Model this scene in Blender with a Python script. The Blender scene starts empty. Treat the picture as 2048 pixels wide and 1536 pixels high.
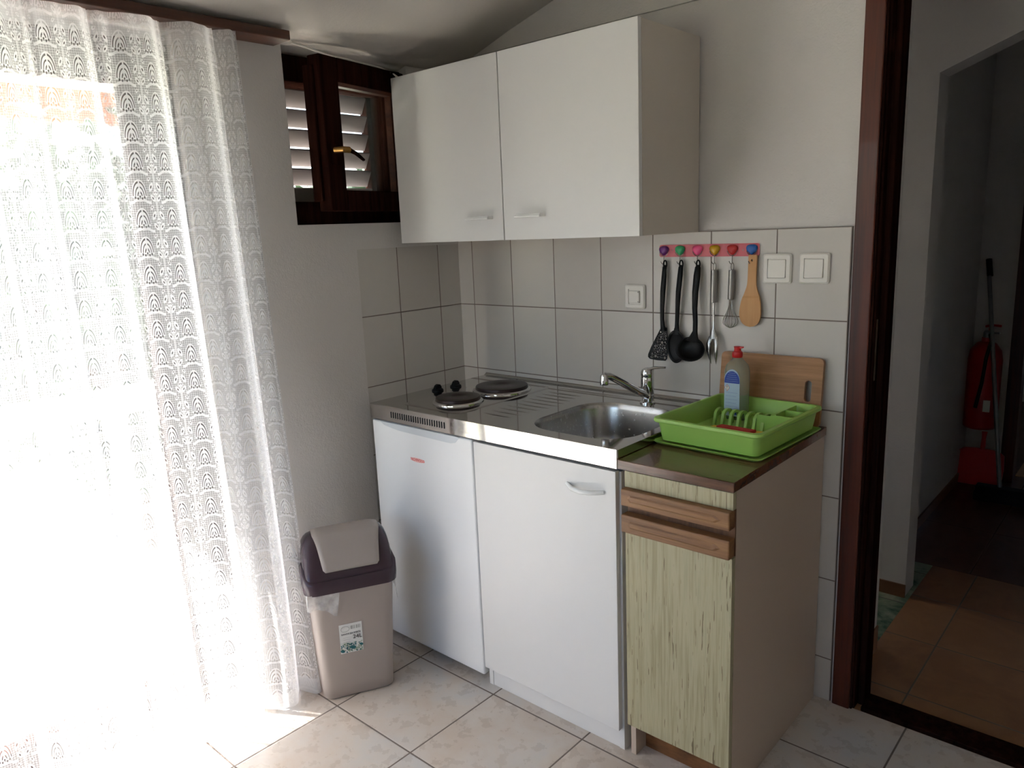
import bpy, bmesh, math, random
from mathutils import Vector, Matrix
random.seed(7)
PI = math.pi
scene = bpy.context.scene
COL = scene.collection

# ------------------------------------------------------------------ camera
CAM_LOC = (2.14703, -2.10488, 1.41727)
YAW, PITCH, ROLL, FPX = 0.7336119, -0.2018665, -0.0424264, 1507.17
def cam_matrix():
    cy, sy, cp, sp = math.cos(YAW), math.sin(YAW), math.cos(PITCH), math.sin(PITCH)
    fwd = Vector((-sy*cp, cy*cp, sp)); right = Vector((cy, sy, 0)); up = right.cross(fwd)
    cr, sr = math.cos(ROLL), math.sin(ROLL)
    r = right*cr+up*sr; u = -right*sr+up*cr
    m = Matrix((r, u, -fwd)).transposed().to_4x4(); m.translation = Vector(CAM_LOC)
    return m
cd = bpy.data.cameras.new('camera'); cam = bpy.data.objects.new('camera', cd); COL.objects.link(cam)
cd.sensor_width = 36; cd.lens = FPX/2048*36; cd.clip_start = .02; cd.clip_end = 200
cam.matrix_world = cam_matrix(); scene.camera = cam

# ------------------------------------------------------------------ light, exposure
W = bpy.data.worlds.new('sky'); scene.world = W; W.use_nodes = True
wn = W.node_tree.nodes; wl = W.node_tree.links
bgn = wn['Background']; skyt = wn.new('ShaderNodeTexSky'); skyt.sky_type = 'NISHITA'
skyt.sun_disc = False; skyt.sun_elevation = math.radians(62); skyt.sun_rotation = math.radians(245); skyt.air_density = 1.0; skyt.dust_density = 2.5
wl.new(skyt.outputs[0], bgn.inputs[0]); bgn.inputs[1].default_value = 0.26
sd = bpy.data.lights.new('sun', 'SUN'); sun = bpy.data.objects.new('sun', sd); COL.objects.link(sun)
sd.energy = 20; sd.angle = math.radians(.55); sd.color = (1, .95, .90)
sun.location = (-3, -2, 8)
sun.rotation_euler = Vector((.305, .16, -1)).to_track_quat('-Z', 'Y').to_euler()
# skylight through the openings of the house
def portal(name, loc, rot, sx, sy):
    d = bpy.data.lights.new(name, 'AREA'); d.shape = 'RECTANGLE'; d.size = sx; d.size_y = sy; d.energy = 1
    d.cycles.is_portal = True
    o = bpy.data.objects.new(name, d); COL.objects.link(o); o.location = loc; o.rotation_euler = rot
portal('balcony_daylight', (-.26, -1.88, .99), (0, -PI/2, 0), 1.96, 1.62)
portal('window_daylight', (-.27, -.46, 1.72), (0, -PI/2, 0), .52, .5)
portal('fill_window_daylight', (1.0, -3.66, 1.42), (PI/2, 0, 0), 1.5, 1.1)  # sky portal of the fill window added behind the camera
portal('passage_daylight', (.36, .585, 1.26), (0, -PI/2, 0), .32, .4)
portal('far_daylight', (2.3, 4.52, 1.375), (-PI/2, 0, 0), .4, .35)
vs = scene.view_settings
vs.view_transform = 'Standard'; vs.look = 'None'; vs.gamma = 1; vs.use_curve_mapping = False; vs.exposure = 2.12

# ------------------------------------------------------------------ node helpers
def lin(c):
    if isinstance(c, str):
        c = c.lstrip('#'); c = [int(c[i:i+2], 16)/255 for i in (0, 2, 4)]
    return tuple(x/12.92 if x <= .04045 else ((x+.055)/1.055)**2.4 for x in c)+(1,)
class N:
    """tiny expression builder on top of math nodes"""
    def __init__(s, t, k): s.t = t; s.k = k
    def _m(s, op, *a):
        n = s.t.nodes.new('ShaderNodeMath'); n.operation = op
        for i, v in enumerate(a):
            if isinstance(v, N): s.t.links.new(v.k, n.inputs[i])
            else: n.inputs[i].default_value = v
        return N(s.t, n.outputs[0])
    def __add__(s, o): return s._m('ADD', s, o)
    __radd__ = __add__
    def __sub__(s, o): return s._m('SUBTRACT', s, o)
    def __rsub__(s, o): return s._m('SUBTRACT', o, s)
    def __mul__(s, o): return s._m('MULTIPLY', s, o)
    __rmul__ = __mul__
    def __truediv__(s, o): return s._m('DIVIDE', s, o)
    def abs(s): return s._m('ABSOLUTE', s)
    def fract(s): return s._m('FRACT', s)
    def floor(s): return s._m('FLOOR', s)
    def sqrt(s): return s._m('SQRT', s)
    def sin(s): return s._m('SINE', s)
    def lt(s, v): return s._m('LESS_THAN', s, v)
    def gt(s, v): return s._m('GREATER_THAN', s, v)
    def max(s, o): return s._m('MAXIMUM', s, o)
    def min(s, o): return s._m('MINIMUM', s, o)
    def clamp(s):
        r = s._m('ADD', s, 0.0); r.k.node.use_clamp = True; return r
class Mat:
    def __init__(s, name):
        s.m = bpy.data.materials.new(name); s.m.use_nodes = True; s.t = s.m.node_tree
        s.b = s.t.nodes['Principled BSDF']; s.out = s.t.nodes['Material Output']
    def set(s, **k):
        names = dict(rough='Roughness', metal='Metallic', spec='Specular IOR Level', coat='Coat Weight', coatr='Coat Roughness', trans='Transmission Weight', ior='IOR', alpha='Alpha', sss='Subsurface Weight')
        for a, v in k.items():
            if a == 'color': s.col(v)
            else: s.link(v, s.b.inputs[names[a]])
        return s
    def link(s, v, sock):
        if isinstance(v, N): s.t.links.new(v.k, sock)
        elif hasattr(v, 'is_output') or 'Socket' in type(v).__name__: s.t.links.new(v, sock)
        else: sock.default_value = v
    def col(s, c):
        if isinstance(c, (str, tuple, list)): s.b.inputs['Base Color'].default_value = lin(c)
        else: s.link(c, s.b.inputs['Base Color'])
        return s
    def coords(s, kind='Object'):
        n = s.t.nodes.new('ShaderNodeTexCoord'); return n.outputs[kind]
    def xyz(s, sock=None):
        n = s.t.nodes.new('ShaderNodeSeparateXYZ'); s.t.links.new(sock or s.coords(), n.inputs[0])
        return [N(s.t, o) for o in n.outputs]
    def mapping(s, sock, scale=(1, 1, 1), rot=(0, 0, 0)):
        n = s.t.nodes.new('ShaderNodeMapping'); s.t.links.new(sock, n.inputs[0]); n.inputs['Scale'].default_value = scale; n.inputs['Rotation'].default_value = rot
        return n.outputs[0]
    def noise(s, sock, scale, detail=3, rough=.5, dist=0):
        n = s.t.nodes.new('ShaderNodeTexNoise'); s.t.links.new(sock, n.inputs['Vector'])
        n.inputs['Scale'].default_value = scale; n.inputs['Detail'].default_value = detail; n.inputs['Roughness'].default_value = rough; n.inputs['Distortion'].default_value = dist
        return N(s.t, n.outputs[0])
    def ramp(s, fac, stops):
        n = s.t.nodes.new('ShaderNodeValToRGB'); s.t.links.new(fac.k, n.inputs[0]); e = n.color_ramp.elements
        while len(e) < len(stops): e.new(.5)
        for el, (p, c) in zip(e, stops): el.position = p; el.color = lin(c)
        return n.outputs[0]
    def mix(s, fac, a, b, mode='MIX'):
        n = s.t.nodes.new('ShaderNodeMix'); n.data_type = 'RGBA'; n.blend_type = mode
        s.link(fac, n.inputs[0])
        for v, i in ((a, 6), (b, 7)):
            if isinstance(v, (str, tuple)): n.inputs[i].default_value = lin(v)
            else: s.link(v, n.inputs[i])
        return n.outputs[2]
    def white(s, x, y):
        c = s.t.nodes.new('ShaderNodeCombineXYZ'); s.link(x, c.inputs[0]); s.link(y, c.inputs[1])
        n = s.t.nodes.new('ShaderNodeTexWhiteNoise'); n.noise_dimensions = '3D'; s.t.links.new(c.outputs[0], n.inputs[0])
        return N(s.t, n.outputs[0])
    def bump(s, h, strength=.3, dist=.002):
        n = s.t.nodes.new('ShaderNodeBump'); s.link(h, n.inputs['Height']); n.inputs['Strength'].default_value = strength; n.inputs['Distance'].default_value = dist
        s.t.links.new(n.outputs[0], s.b.inputs['Normal']); return s
def simple(name, color, rough=.5, metal=0, **k):
    return Mat(name).set(color=color, rough=rough, metal=metal, **k).m

def mk_plaster(name, c, sc=170, st=.8, d=.0014):
    M = Mat(name); o = M.coords(); n = M.noise(o, sc, 4, .6); n2 = M.noise(o, 3, 3)
    M.col(M.mix(n2*.25, c, tuple(x*.9 for x in lin(c)[:3]) and '#c0b9b3')); M.set(rough=.95, spec=.2); M.bump(n+M.noise(o, sc*.3, 2)*.8, st, d); return M.m
def mk_walltile(name, axis, a, zb, w=.2, h=.2509):
    M = Mat(name); x, y, z = M.xyz(); u = ((x if axis == 'x' else 0-y)-a)/w; v = (z-zb)/h
    fu, fv = u.fract(), v.fract()
    du = fu.min(1-fu)*w; dv = fv.min(1-fv)*h; d = du.min(dv)
    g = d.lt(.0017)
    rnd = M.white(u.floor(), v.floor()); cl = M.noise(M.coords(), 5, 4, .6)
    c = M.mix((rnd*.5+cl*.5), '#d6d2cc', '#c9c3bc')
    M.col(M.mix(g, c, '#7a6d65')); M.set(rough=g*.55+.22, spec=.45)
    M.bump((d/.004).clamp(), .5, .0015); return M.m
def mk_floortile(name, ox, oy, T, cols, grout, rough=.28, gw=.0024, sc=4.0):
    M = Mat(name); x, y, z = M.xyz(); u, v = (x-ox)/T, (y-oy)/T
    fu, fv = u.fract(), v.fract(); d = (fu.min(1-fu)*T).min(fv.min(1-fv)*T); g = d.lt(gw)
    rnd = M.white(u.floor(), v.floor())
    cl = M.noise(M.coords(), sc, 5, .62, .6); c2 = M.noise(M.coords(), sc*5, 4, .6)
    f = ((cl-.5)*1.6+.5+(rnd-.5)*.25+(c2-.5)*.35).clamp()
    c = M.ramp(f, [(.25, cols[0]), (.5, cols[1]), (.75, cols[2])])
    M.col(M.mix(g, c, grout)); M.set(rough=g*.5+rough+(c2-.5)*.1, spec=.5); M.bump((d/.005).clamp(), .5, .0015); return M.m
def mk_wood(name, c1, c2, axis=2, scale=30, rough=.4, stretch=.06, contrast=(.35, .68), coat=0, rot=(0, 0, 0)):
    M = Mat(name); s = [1, 1, 1]; s[axis] = stretch
    o = M.mapping(M.coords(), tuple(s), rot); n = M.noise(o, scale, 6, .6, .5); n2 = M.noise(o, scale*6, 3, .6)
    M.col(M.ramp((n*.75+n2*.25), [(contrast[0], c1), (contrast[1], c2)])); M.set(rough=rough, coat=coat); M.bump(n2, .15, .0006); return M.m
def mk_glass(name, tint=(1, 1, 1), gloss=.08):
    M = Mat(name); t = M.t; tr = t.nodes.new('ShaderNodeBsdfTransparent'); tr.inputs[0].default_value = tint+(1,)
    gl = t.nodes.new('ShaderNodeBsdfGlossy'); gl.inputs['Roughness'].default_value = .03
    mx = t.nodes.new('ShaderNodeMixShader'); mx.inputs[0].default_value = gloss
    t.links.new(tr.outputs[0], mx.inputs[1]); t.links.new(gl.outputs[0], mx.inputs[2]); t.links.new(mx.outputs[0], M.out.inputs[0]); return M.m
def mk_film(name, color, op, rough=.4):
    M = Mat(name).set(color=color, rough=rough); t = M.t; tr = t.nodes.new('ShaderNodeBsdfTransparent'); mx = t.nodes.new('ShaderNodeMixShader')
    n = M.noise(M.coords(), 60, 3); M.link(((n-.5)*.5+op).clamp(), mx.inputs[0])
    t.links.new(tr.outputs[0], mx.inputs[1]); t.links.new(M.b.outputs[0], mx.inputs[2]); t.links.new(mx.outputs[0], M.out.inputs[0]); return M.m

def mk_lace():
    M = Mat('lace'); t = M.t; uv = M.coords('UV'); u, v, _ = M.xyz(uv)
    U, V = .074, .072
    cu, cv = u/U, v/V
    x = (cu.fract()-.5).abs()            # mirrored column
    y = cv.fract()
    def ell(cx, cy, ax, ay, sl=0):
        xx = (x-cx)-(y-cy)*sl
        return ((xx/ax)*(xx/ax)+((y-cy)/ay)*((y-cy)/ay)).sqrt()
    def ring(e, r, w): return ((e-r).abs()).lt(w)
    nz = M.noise(uv, 1100, 2); net = ((nz-.5)*2.2+.54+((cu+cv*.9)*44).sin()*((cu-cv*.9)*44).sin()*.22).clamp()
    fan = ell(0, .33, .215, .60); up = y.gt(.36)
    slit = (ring(fan, .86, .058).max(ring(fan, .57, .05)).max(ring(fan, .28, .06)))*up*(x-.02).gt(0)
    infan = fan.lt(1.02)*y.gt(.30)
    wave = (y-(.20+((x*17).sin())*.03-x*.2)).abs().lt(.05)*x.lt(.33)
    thread = infan.max(wave).max((x-.5).abs().lt(.018)*.8)
    holes = slit
    for (cx, cy, ax, ay, sl) in ((.37, .66, .065, .16, .30), (.40, .27, .06, .13, -.35), (.33, .95, .045, .09, .3), (.47, .47, .04, .10, .2)):
        e = ell(cx, cy, ax, ay, sl); thread = thread.max(e.lt(1)); holes = holes.max(e.lt(.36))
    for (cx, cy, ax, ay) in ((.06, .27, .022, .045), (.13, .31, .022, .045), (.0, .34, .022, .04)):
        holes = holes.max(ell(cx, cy, ax, ay).lt(1))
    top = v.gt(1.925); hem = v.lt(.05)
    dens = (net*(1-thread)+thread*.92)*(1-holes)+holes*.22
    dens = dens.max(top*.62).max(hem*.8)
    col = '#fbfbfb'
    df = t.nodes.new('ShaderNodeBsdfDiffuse'); df.inputs[0].default_value = (.9, .9, .9, 1)
    tl = t.nodes.new('ShaderNodeBsdfTranslucent'); tl.inputs[0].default_value = (.9, .9, .92, 1)
    m1 = t.nodes.new('ShaderNodeMixShader'); m1.inputs[0].default_value = .5
    tr = t.nodes.new('ShaderNodeBsdfTransparent'); m2 = t.nodes.new('ShaderNodeMixShader')
    t.links.new(df.outputs[0], m1.inputs[1]); t.links.new(tl.outputs[0], m1.inputs[2])
    # threads close up when the cloth is seen edge-on in a fold
    g = t.nodes.new('ShaderNodeNewGeometry'); dt = t.nodes.new('ShaderNodeVectorMath'); dt.operation = 'DOT_PRODUCT'
    t.links.new(g.outputs['Normal'], dt.inputs[0]); t.links.new(g.outputs['Incoming'], dt.inputs[1])
    cosv = N(t, dt.outputs['Value']).abs().max(.18)
    clear = 1-dens.min(.97)
    pw = clear._m('POWER', clear, clear._m('DIVIDE', .92, cosv))
    M.link((1-pw).clamp(), m2.inputs[0]); t.links.new(tr.outputs[0], m2.inputs[1]); t.links.new(m1.outputs[0], m2.inputs[2]); t.links.new(m2.outputs[0], M.out.inputs[0])
    return M.m

# materials ----------------------------------------------------------
m_plaster = mk_plaster('plaster', '#dcd8d5')
m_ceil = mk_plaster('ceiling_paint', '#d8d3cb', 120, .4)
m_tileB = mk_walltile('back_tiles', 'x', .0769, .1344)
m_tileL = mk_walltile('left_tiles', 'y', .1163, .1344, .2)
m_floor = mk_floortile('floor_tiles', .3188, -.6032, .3416, ('#cbbcae', '#cfc5bb', '#c9c5c1'), '#74675f')
m_terra = mk_floortile('terracotta', 1.645, .505, .335, ('#8a6345', '#9d7450', '#926a49'), '#6f665b', .35)
m_green = mk_floortile('green_marble', 1.49, .45, .3, ('#41604c', '#7c8f76', '#9aa58c'), '#4a4a3c', .25, sc=9)
m_shadefl = mk_floortile('shaded_floor', 1.62, 1.15, .5, ('#5a3d2e', '#664634', '#604130'), '#4a3226', .3)  # brown darkened to hold the shade past the hall arch
m_skirt = simple('skirting_tile', '#7d5638', .4)
m_dwood = mk_wood('door_wood', '#3a140a', '#652a15', 2, 26, .4, .04, coat=.1)
m_wwood = mk_wood('window_wood', '#190d0a', '#341e17', 2, 40, .6, .05); m_wwood.node_tree.nodes['Principled BSDF'].inputs['Specular IOR Level'].default_value = .0
m_rail = mk_wood('rail_wood', '#3a1e12', '#5d3522', 1, 40, .4, .05)
m_walnut = mk_wood('walnut_top', '#4a2f20', '#7b5740', 0, 26, .22, .12, coat=.3)
m_oak = mk_wood('oak_strip', '#6f4b2d', '#9a6f45', 0, 55, .45, .05)
m_oakd = mk_wood('oak_recess', '#4b3020', '#7a5436', 2, 60, .5, .08)
m_plinth = mk_wood('plinth_wood', '#4e3019', '#8a5c34', 0, 20, .4, .3)
m_beech = mk_wood('beech', '#c08a52', '#d2a067', 2, 20, .5, .1)
m_board = mk_wood('bamboo', '#8f6236', '#b68352', 0, 60, .45, .05)
m_white = simple('white_laminate', '#dedddb', .4, spec=.4)
m_whiteB = simple('white_lacquer', '#e6e7e8', .28, spec=.5)
m_edge = simple('cream_edge', '#e4ddc0', .5)
m_side = simple('side_laminate', '#d3cabf', .5); m_slat = simple('louvre_paint', '#a29a96', .6)
m_bside = simple('beige_laminate', '#c2b09f', .5)
m_handle = simple('white_plastic', '#eeeeec', .25)
m_grip = simple('grip_plastic', '#c9ced2', .35)
def mk_steel(name, rough, c='#b9b7b4'):
    M = Mat(name); o = M.mapping(M.coords(), (1, 8, 1)); n = M.noise(o, 60, 4); M.set(metal=1, rough=n*.08+rough-.04); M.col(c); return M.m
m_steel = mk_steel('stainless_steel', .07, '#c4c1bd'); m_steelb = mk_steel('brushed_steel', .26, '#b4b2af'); m_handst = simple('handle_steel', '#9a9793', .3, 1); m_chrome = simple('chrome', '#d8d8d8', .06, 1)
m_wire = simple('wire', '#b8b6b2', .2, 1)
m_iron = mk_steel('cast_iron', .42, '#3a3431')
M = Mat('hotplate_top'); M.set(color='#392c2a', rough=.36, metal=.5); m_plate = M.m
m_black = simple('black_plastic', '#060607', .45, spec=.25); m_darkbrass = simple('dull_brass', '#4a3c2a', .5, .6)
m_slot = simple('vent_black', '#050505', .8)
m_green_pl = Mat('green_plastic').set(color='#9fcb62', rough=.38, sss=.05).m
m_red = simple('red_plastic', '#c4161a', .35)
m_redcloth = simple('red_cloth', '#c23b35', .9); m_yel = simple('yellow_cloth', '#e3c04a', .9)
m_pink = simple('pink_enamel', '#d2606a', .35)
m_bin = Mat('bin_plastic').set(color='#ada29a', rough=.4).m
m_lid = simple('aubergine_plastic', '#3d2c36', .25)
m_bag = mk_film('thin_film', '#f4f4f4', .42)
m_label = simple('paper', '#e6e6e2', .6)
m_ink = simple('ink', '#222222', .7); m_inkg = simple('grey_ink', '#8d8d88', .7)
m_redink = simple('red_ink', '#c02026', .6); m_logo = simple('logo_oval', '#e8b8b4', .5)
m_teal = simple('teal_ink', '#2f6f74', .7); m_leafink = simple('leaf_ink', '#7d9a76', .7)
m_blue = simple('label_blue', '#2747a8', .5); m_lblue = simple('label_pale_blue', '#b9cfe2', .5)
m_glass = mk_glass('window_glass', (.93, .95, .96), .07)
M = Mat('clear_bottle'); M.set(color='#c9cfbf', rough=.12, trans=.75, ior=1.2); m_bottle = M.m
m_switch = simple('switch_plastic', '#ece8e0', .35)
m_brass = simple('brass', '#a07b46', .3, 1)
m_extred = simple('extinguisher_red', '#a8100e', .3); m_cable = simple('cable_white', '#e8e4da', .5)
M = Mat('olive_laminate'); o = M.mapping(M.coords(), (1, 1, .035)); n1 = M.noise(o, 140, 3, .6); n2 = M.noise(o, 420, 2, .6); o3 = M.mapping(M.coords(), (1, 1, .06)); n3 = M.noise(o3, 230, 2, .5)
c = M.ramp(n1, [(.35, '#9a9271'), (.55, '#b0a888'), (.75, '#9b9778')]); c = M.mix((n3-.68).gt(0)*.8, c, '#5b4a2c'); M.col(c); M.set(rough=.5); M.bump(n2, .3, .0005); m_olive = M.m
m_lace = mk_lace()
m_extwall = mk_plaster('outside_render', '#e9e5dc', 40); m_orange = simple('orange_canvas', '#e0763a', .8); m_canvas = simple('white_canvas', '#f1ece2', .8)
m_balc = simple('balcony_tiles', '#d9d3c8', .7); m_stone = simple('white_stone', '#efece6', .7)
M = Mat('foliage'); n = M.noise(M.coords(), 2.5, 3); M.col(M.ramp(n, [(.3, '#22331d'), (.6, '#3c5230'), (.75, '#647a4c')])); M.set(rough=.6); m_leaf = M.m
m_bark = simple('bark', '#5a4632', .9); m_grass = simple('grass_ground', '#8d8f78', .9)
m_grey = simple('grey_metal', '#8d9092', .35, .8); m_brush = simple('dark_bristle', '#1b1d22', .9)

# ------------------------------------------------------------------ geometry helpers
ORG = {}
class MB:
    def __init__(s): s.v = []; s.f = []
    def add(s, vs, fs, M=None):
        b = len(s.v)
        for p in vs:
            p = Vector(p); s.v.append(M @ p if M else p)
        s.f += [tuple(b+i for i in f) for f in fs]; return s
    def box(s, x0, x1, y0, y1, z0, z1, M=None):
        vs = [(x, y, z) for z in (z0, z1) for y in (y0, y1) for x in (x0, x1)]
        return s.add(vs, [(0, 2, 3, 1), (4, 5, 7, 6), (0, 1, 5, 4), (2, 6, 7, 3), (0, 4, 6, 2), (1, 3, 7, 5)], M)
    def loft(s, secs, M=None, caps=True, close=True):
        n = len(secs[0]); vs = [p for q in secs for p in q]; fs = []
        for i in range(len(secs)-1):
            for j in range(n if close else n-1):
                a, b = i*n+j, i*n+(j+1) % n; fs.append((a, b, b+n, a+n))
        if caps: fs.append(tuple(range(n-1, -1, -1))); fs.append(tuple((len(secs)-1)*n+j for j in range(n)))
        return s.add(vs, fs, M)
    def tube(s, pts, r, seg=12, caps=True, flat=1.0, ref=None):
        pts = [Vector(p) for p in pts]; secs = []
        R = r if isinstance(r, (list, tuple)) else [r]*len(pts)
        up = Vector(ref) if ref else None
        for i, p in enumerate(pts):
            t = (pts[min(i+1, len(pts)-1)]-pts[max(i-1, 0)]).normalized()
            if up is None: up = Vector((0, 0, 1)) if abs(t.z) < .9 else Vector((1, 0, 0))
            a = t.cross(up).normalized(); b = a.cross(t).normalized()
            if ref is None: up = b
            secs.append([p+a*math.cos(k*2*PI/seg)*R[i]+b*math.sin(k*2*PI/seg)*R[i]*flat for k in range(seg)])
        return s.loft(secs, caps=caps)
    def lathe(s, prof, c=(0, 0, 0), seg=40, M=None):
        secs = [[Vector((c[0]+r*math.cos(k*2*PI/seg), c[1]+r*math.sin(k*2*PI/seg), c[2]+z)) for k in range(seg)] for r, z in prof]
        return s.loft(secs, M)
    def prism(s, poly, d0, d1, f):
        """poly in 2D; f(a,b,d) -> 3D point"""
        n = len(poly); return s.loft([[f(a, b, d) for a, b in poly] for d in (d0, d1)])
    def ball(s, c, r, seg=16, rings=10):
        rx, ry, rz = r if isinstance(r, (tuple, list)) else (r, r, r)
        prof = [(math.sin(PI*(i+.02)/(rings+.04)), -math.cos(PI*(i+.02)/(rings+.04))) for i in range(rings+1)]
        return s.loft([[(c[0]+rx*a*math.cos(k*2*PI/seg), c[1]+ry*a*math.sin(k*2*PI/seg), c[2]+rz*b) for k in range(seg)] for a, b in prof])
def rrect(hx, hy, r, n=6, cx=0, cy=0):
    r = min(r, hx-1e-4, hy-1e-4); P = []
    for (sx, sy, a0) in ((1, 1, 0), (-1, 1, PI/2), (-1, -1, PI), (1, -1, 3*PI/2)):
        for i in range(n+1):
            a = a0+i*PI/2/n; P.append((cx+sx*(hx-r)+r*math.cos(a), cy+sy*(hy-r)+r*math.sin(a)))
    return P
def holed(outer, holes):
    """triangulated flat shape with holes, returns verts2d, faces"""
    bm = bmesh.new()
    for loop in [outer]+holes:
        vs = [bm.verts.new((a, b, 0)) for a, b in loop]
        for i in range(len(vs)): bm.edges.new((vs[i], vs[(i+1) % len(vs)]))
    bmesh.ops.triangle_fill(bm, use_beauty=True, use_dissolve=False, edges=bm.edges[:])
    bm.verts.index_update(); V = [(v.co.x, v.co.y) for v in bm.verts]; F = [tuple(v.index for v in f.verts) for f in bm.faces]; bm.free(); return V, F
def obj(name, mb, mat, parent=None, origin=None, smooth=False, bevel=0, seg=2, solid=0, subsurf=0, angle=35, uvs=None, label=None):
    org = ORG[parent.name] if parent else Vector(origin) if origin else Vector((0, 0, 0))
    me = bpy.data.meshes.new(name); me.from_pydata([tuple(p-org) for p in mb.v], [], mb.f)
    bm = bmesh.new(); bm.from_mesh(me); bmesh.ops.recalc_face_normals(bm, faces=bm.faces[:])
    bm.to_mesh(me); bm.free()
    if uvs:
        ul = me.uv_layers.new(name='UVMap')
        for l in me.loops: ul.data[l.index].uv = uvs[l.vertex_index]
    me.materials.append(mat)
    o = bpy.data.objects.new(name, me); COL.objects.link(o)
    if parent: o.parent = parent
    else: o.location = org
    ORG[o.name] = org
    if smooth:
        for p in me.polygons: p.use_smooth = True
        if angle:
            me.set_sharp_from_angle(angle=math.radians(angle))
    if solid:
        m = o.modifiers.new('solid', 'SOLIDIFY'); m.thickness = solid; m.offset = 0
    if bevel:
        m = o.modifiers.new('bevel', 'BEVEL'); m.width = bevel; m.segments = seg; m.limit_method = 'ANGLE'; m.angle_limit = math.radians(40)
    if subsurf:
        m = o.modifiers.new('sub', 'SUBSURF'); m.levels = subsurf; m.render_levels = subsurf
    if label: o['label'] = label
    return o
def tag(o, label, cat, group=None):
    o['label'] = label; o['category'] = cat
    if group: o['group'] = group
    return o
def thing(name, label, cat, loc=(0, 0, 0), group=None):
    o = bpy.data.objects.new(name, None); COL.objects.link(o); o.location = loc; o.empty_display_size = .05
    ORG[o.name] = Vector(loc); return tag(o, label, cat, group)
def struct(name, mb, mat, **k):
    o = obj(name, mb, mat, **k); o['kind'] = 'structure'; return o
def sthing(name, loc=(0, 0, 0)):
    o = bpy.data.objects.new(name, None); COL.objects.link(o); o.location = loc; ORG[o.name] = Vector(loc); o['kind'] = 'structure'; o.empty_display_size = .05; return o
def text(name, body, size, mat, M, parent, extrude=.0002, align='CENTER', sx=1.0):
    c = bpy.data.curves.new(name, 'FONT'); c.body = body; c.size = size; c.extrude = extrude; c.align_x = align; c.align_y = 'CENTER'
    t = bpy.data.objects.new(name+'_tmp', c); COL.objects.link(t)
    dg = bpy.context.evaluated_depsgraph_get(); me = bpy.data.meshes.new_from_object(t.evaluated_get(dg))
    vs = [M @ Vector((v.co.x*sx, v.co.y, v.co.z)) for v in me.vertices]; fs = [tuple(p.vertices) for p in me.polygons]
    bpy.data.objects.remove(t); bpy.data.meshes.remove(me)
    mb = MB(); mb.add(vs, fs); return obj(name, mb, mat, parent)
def frame(o, ex, ey, ez):
    m = Matrix((Vector(ex), Vector(ey), Vector(ez))).transposed().to_4x4(); m.translation = Vector(o); return m
FRONT = lambda x, y, z: frame((x, y, z), (1, 0, 0), (0, 0, 1), (0, -1, 0))     # local x right, y up, z towards room

# ================================================================== STRUCTURE
ceilz = lambda x: 2.012+.255*x
KX, KY = 3.3, -3.6
struct('floor', MB().box(-.27, KX+.1, KY-.1, 0, -.06, 0), m_floor)
# left wall with balcony door and small window
b = MB(); X0, X1 = -.25, 0
DY0, DY1, DZ = -2.70, -1.055, 1.985
WY0, WY1, WZ0 = -.717, -.215, 1.46
b.box(X0, X1, KY, DY0, 0, 2.1); b.box(X0, X1, DY0, DY1, DZ, 2.1)
b.box(X0, X1, DY1, WY0, 0, 2.1); b.box(X0, X1, WY0, WY1, 0, WZ0); b.box(X0, X1, WY1, 0.0, 0, 2.1)
b.box(0, .004, DY1, -.4935, 0, WZ0-.001); b.box(0, .004, -.4935, 0, 1.372, WZ0-.001)
b.box(0, .004, DY1, WY0, WZ0-.001, 2.02)
struct('wall_left', b, m_plaster)
struct('wall_left_tiling', MB().box(0, .002, -.4935, 0, 0, 1.372), m_tileL)
# back wall
HX0, HX1, HZ = 1.485, 2.36, 2.08
b = MB(); b.box(-.25, HX0+.010, .0, .37, 0, 3.0); b.box(HX0+.01, HX1-.01, .0, .37, HZ, 3.0); b.box(HX1-.01, KX+.1, 0, .37, 0, 3.0)
struct('wall_back', b, m_plaster)
struct('trim_1', MB().box(.03, KX, -.010, 0, 2.034, 2.98), m_plaster)
struct('wall_back_tiling', MB().box(.002, 1.478, -.006, 0, 0, 1.389), m_tileB)
struct('wall_right', MB().box(KX, KX+.12, KY, 0, 0, 3.0), m_plaster)
b = MB(); b.box(-.25, .25, KY-.12, KY, 0, 3.0); b.box(.25, 1.75, KY-.12, KY, 0, .87); b.box(.25, 1.75, KY-.12, KY, 1.97, 3.0); b.box(1.75, KX+.12, KY-.12, KY, 0, 3.0)
struct('wall_front', b, m_plaster)
w2 = sthing('added_fill_window', (1.0, KY-.06, .87))  # added window, out of view, for cool fill light on the cupboard fronts
b = MB()
for (xa, xb, za, zb3) in ((.25, .31, .87, 1.97), (1.69, 1.75, .87, 1.97), (.97, 1.03, .87, 1.97), (.31, .97, .87, .93), (1.03, 1.69, .87, .93), (.31, .97, 1.91, 1.97), (1.03, 1.69, 1.91, 1.97)): b.box(xa, xb, KY-.09, KY-.03, za, zb3)
obj('window_frame', b, m_wwood, w2)
for xa, xb in ((.31, .97), (1.03, 1.69)): obj('pane', MB().box(xa, xb, KY-.062, KY-.058, .93, 1.91), m_glass, w2)
b = MB(); xs = [-.275+i*(KX+.575)/20 for i in range(21)]
def cz(x): return ceilz(x)-.018*math.exp(-((x-.0)/.25)**2)*(1 if x > -.05 else .6)
for i in range(20):
    a, c_ = xs[i], xs[i+1]
    b.add([(a, KY-.2, cz(a)), (c_, KY-.2, cz(c_)), (c_, .3, cz(c_)), (a, .3, cz(a)), (a, KY-.2, cz(a)+.15), (c_, KY-.2, cz(c_)+.15), (c_, .3, cz(c_)+.15), (a, .3, cz(a)+.15)],
          [(0, 1, 2, 3), (7, 6, 5, 4), (0, 4, 5, 1), (3, 2, 6, 7)])
struct('ceiling', b, m_ceil, smooth=True, angle=20)

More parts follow.
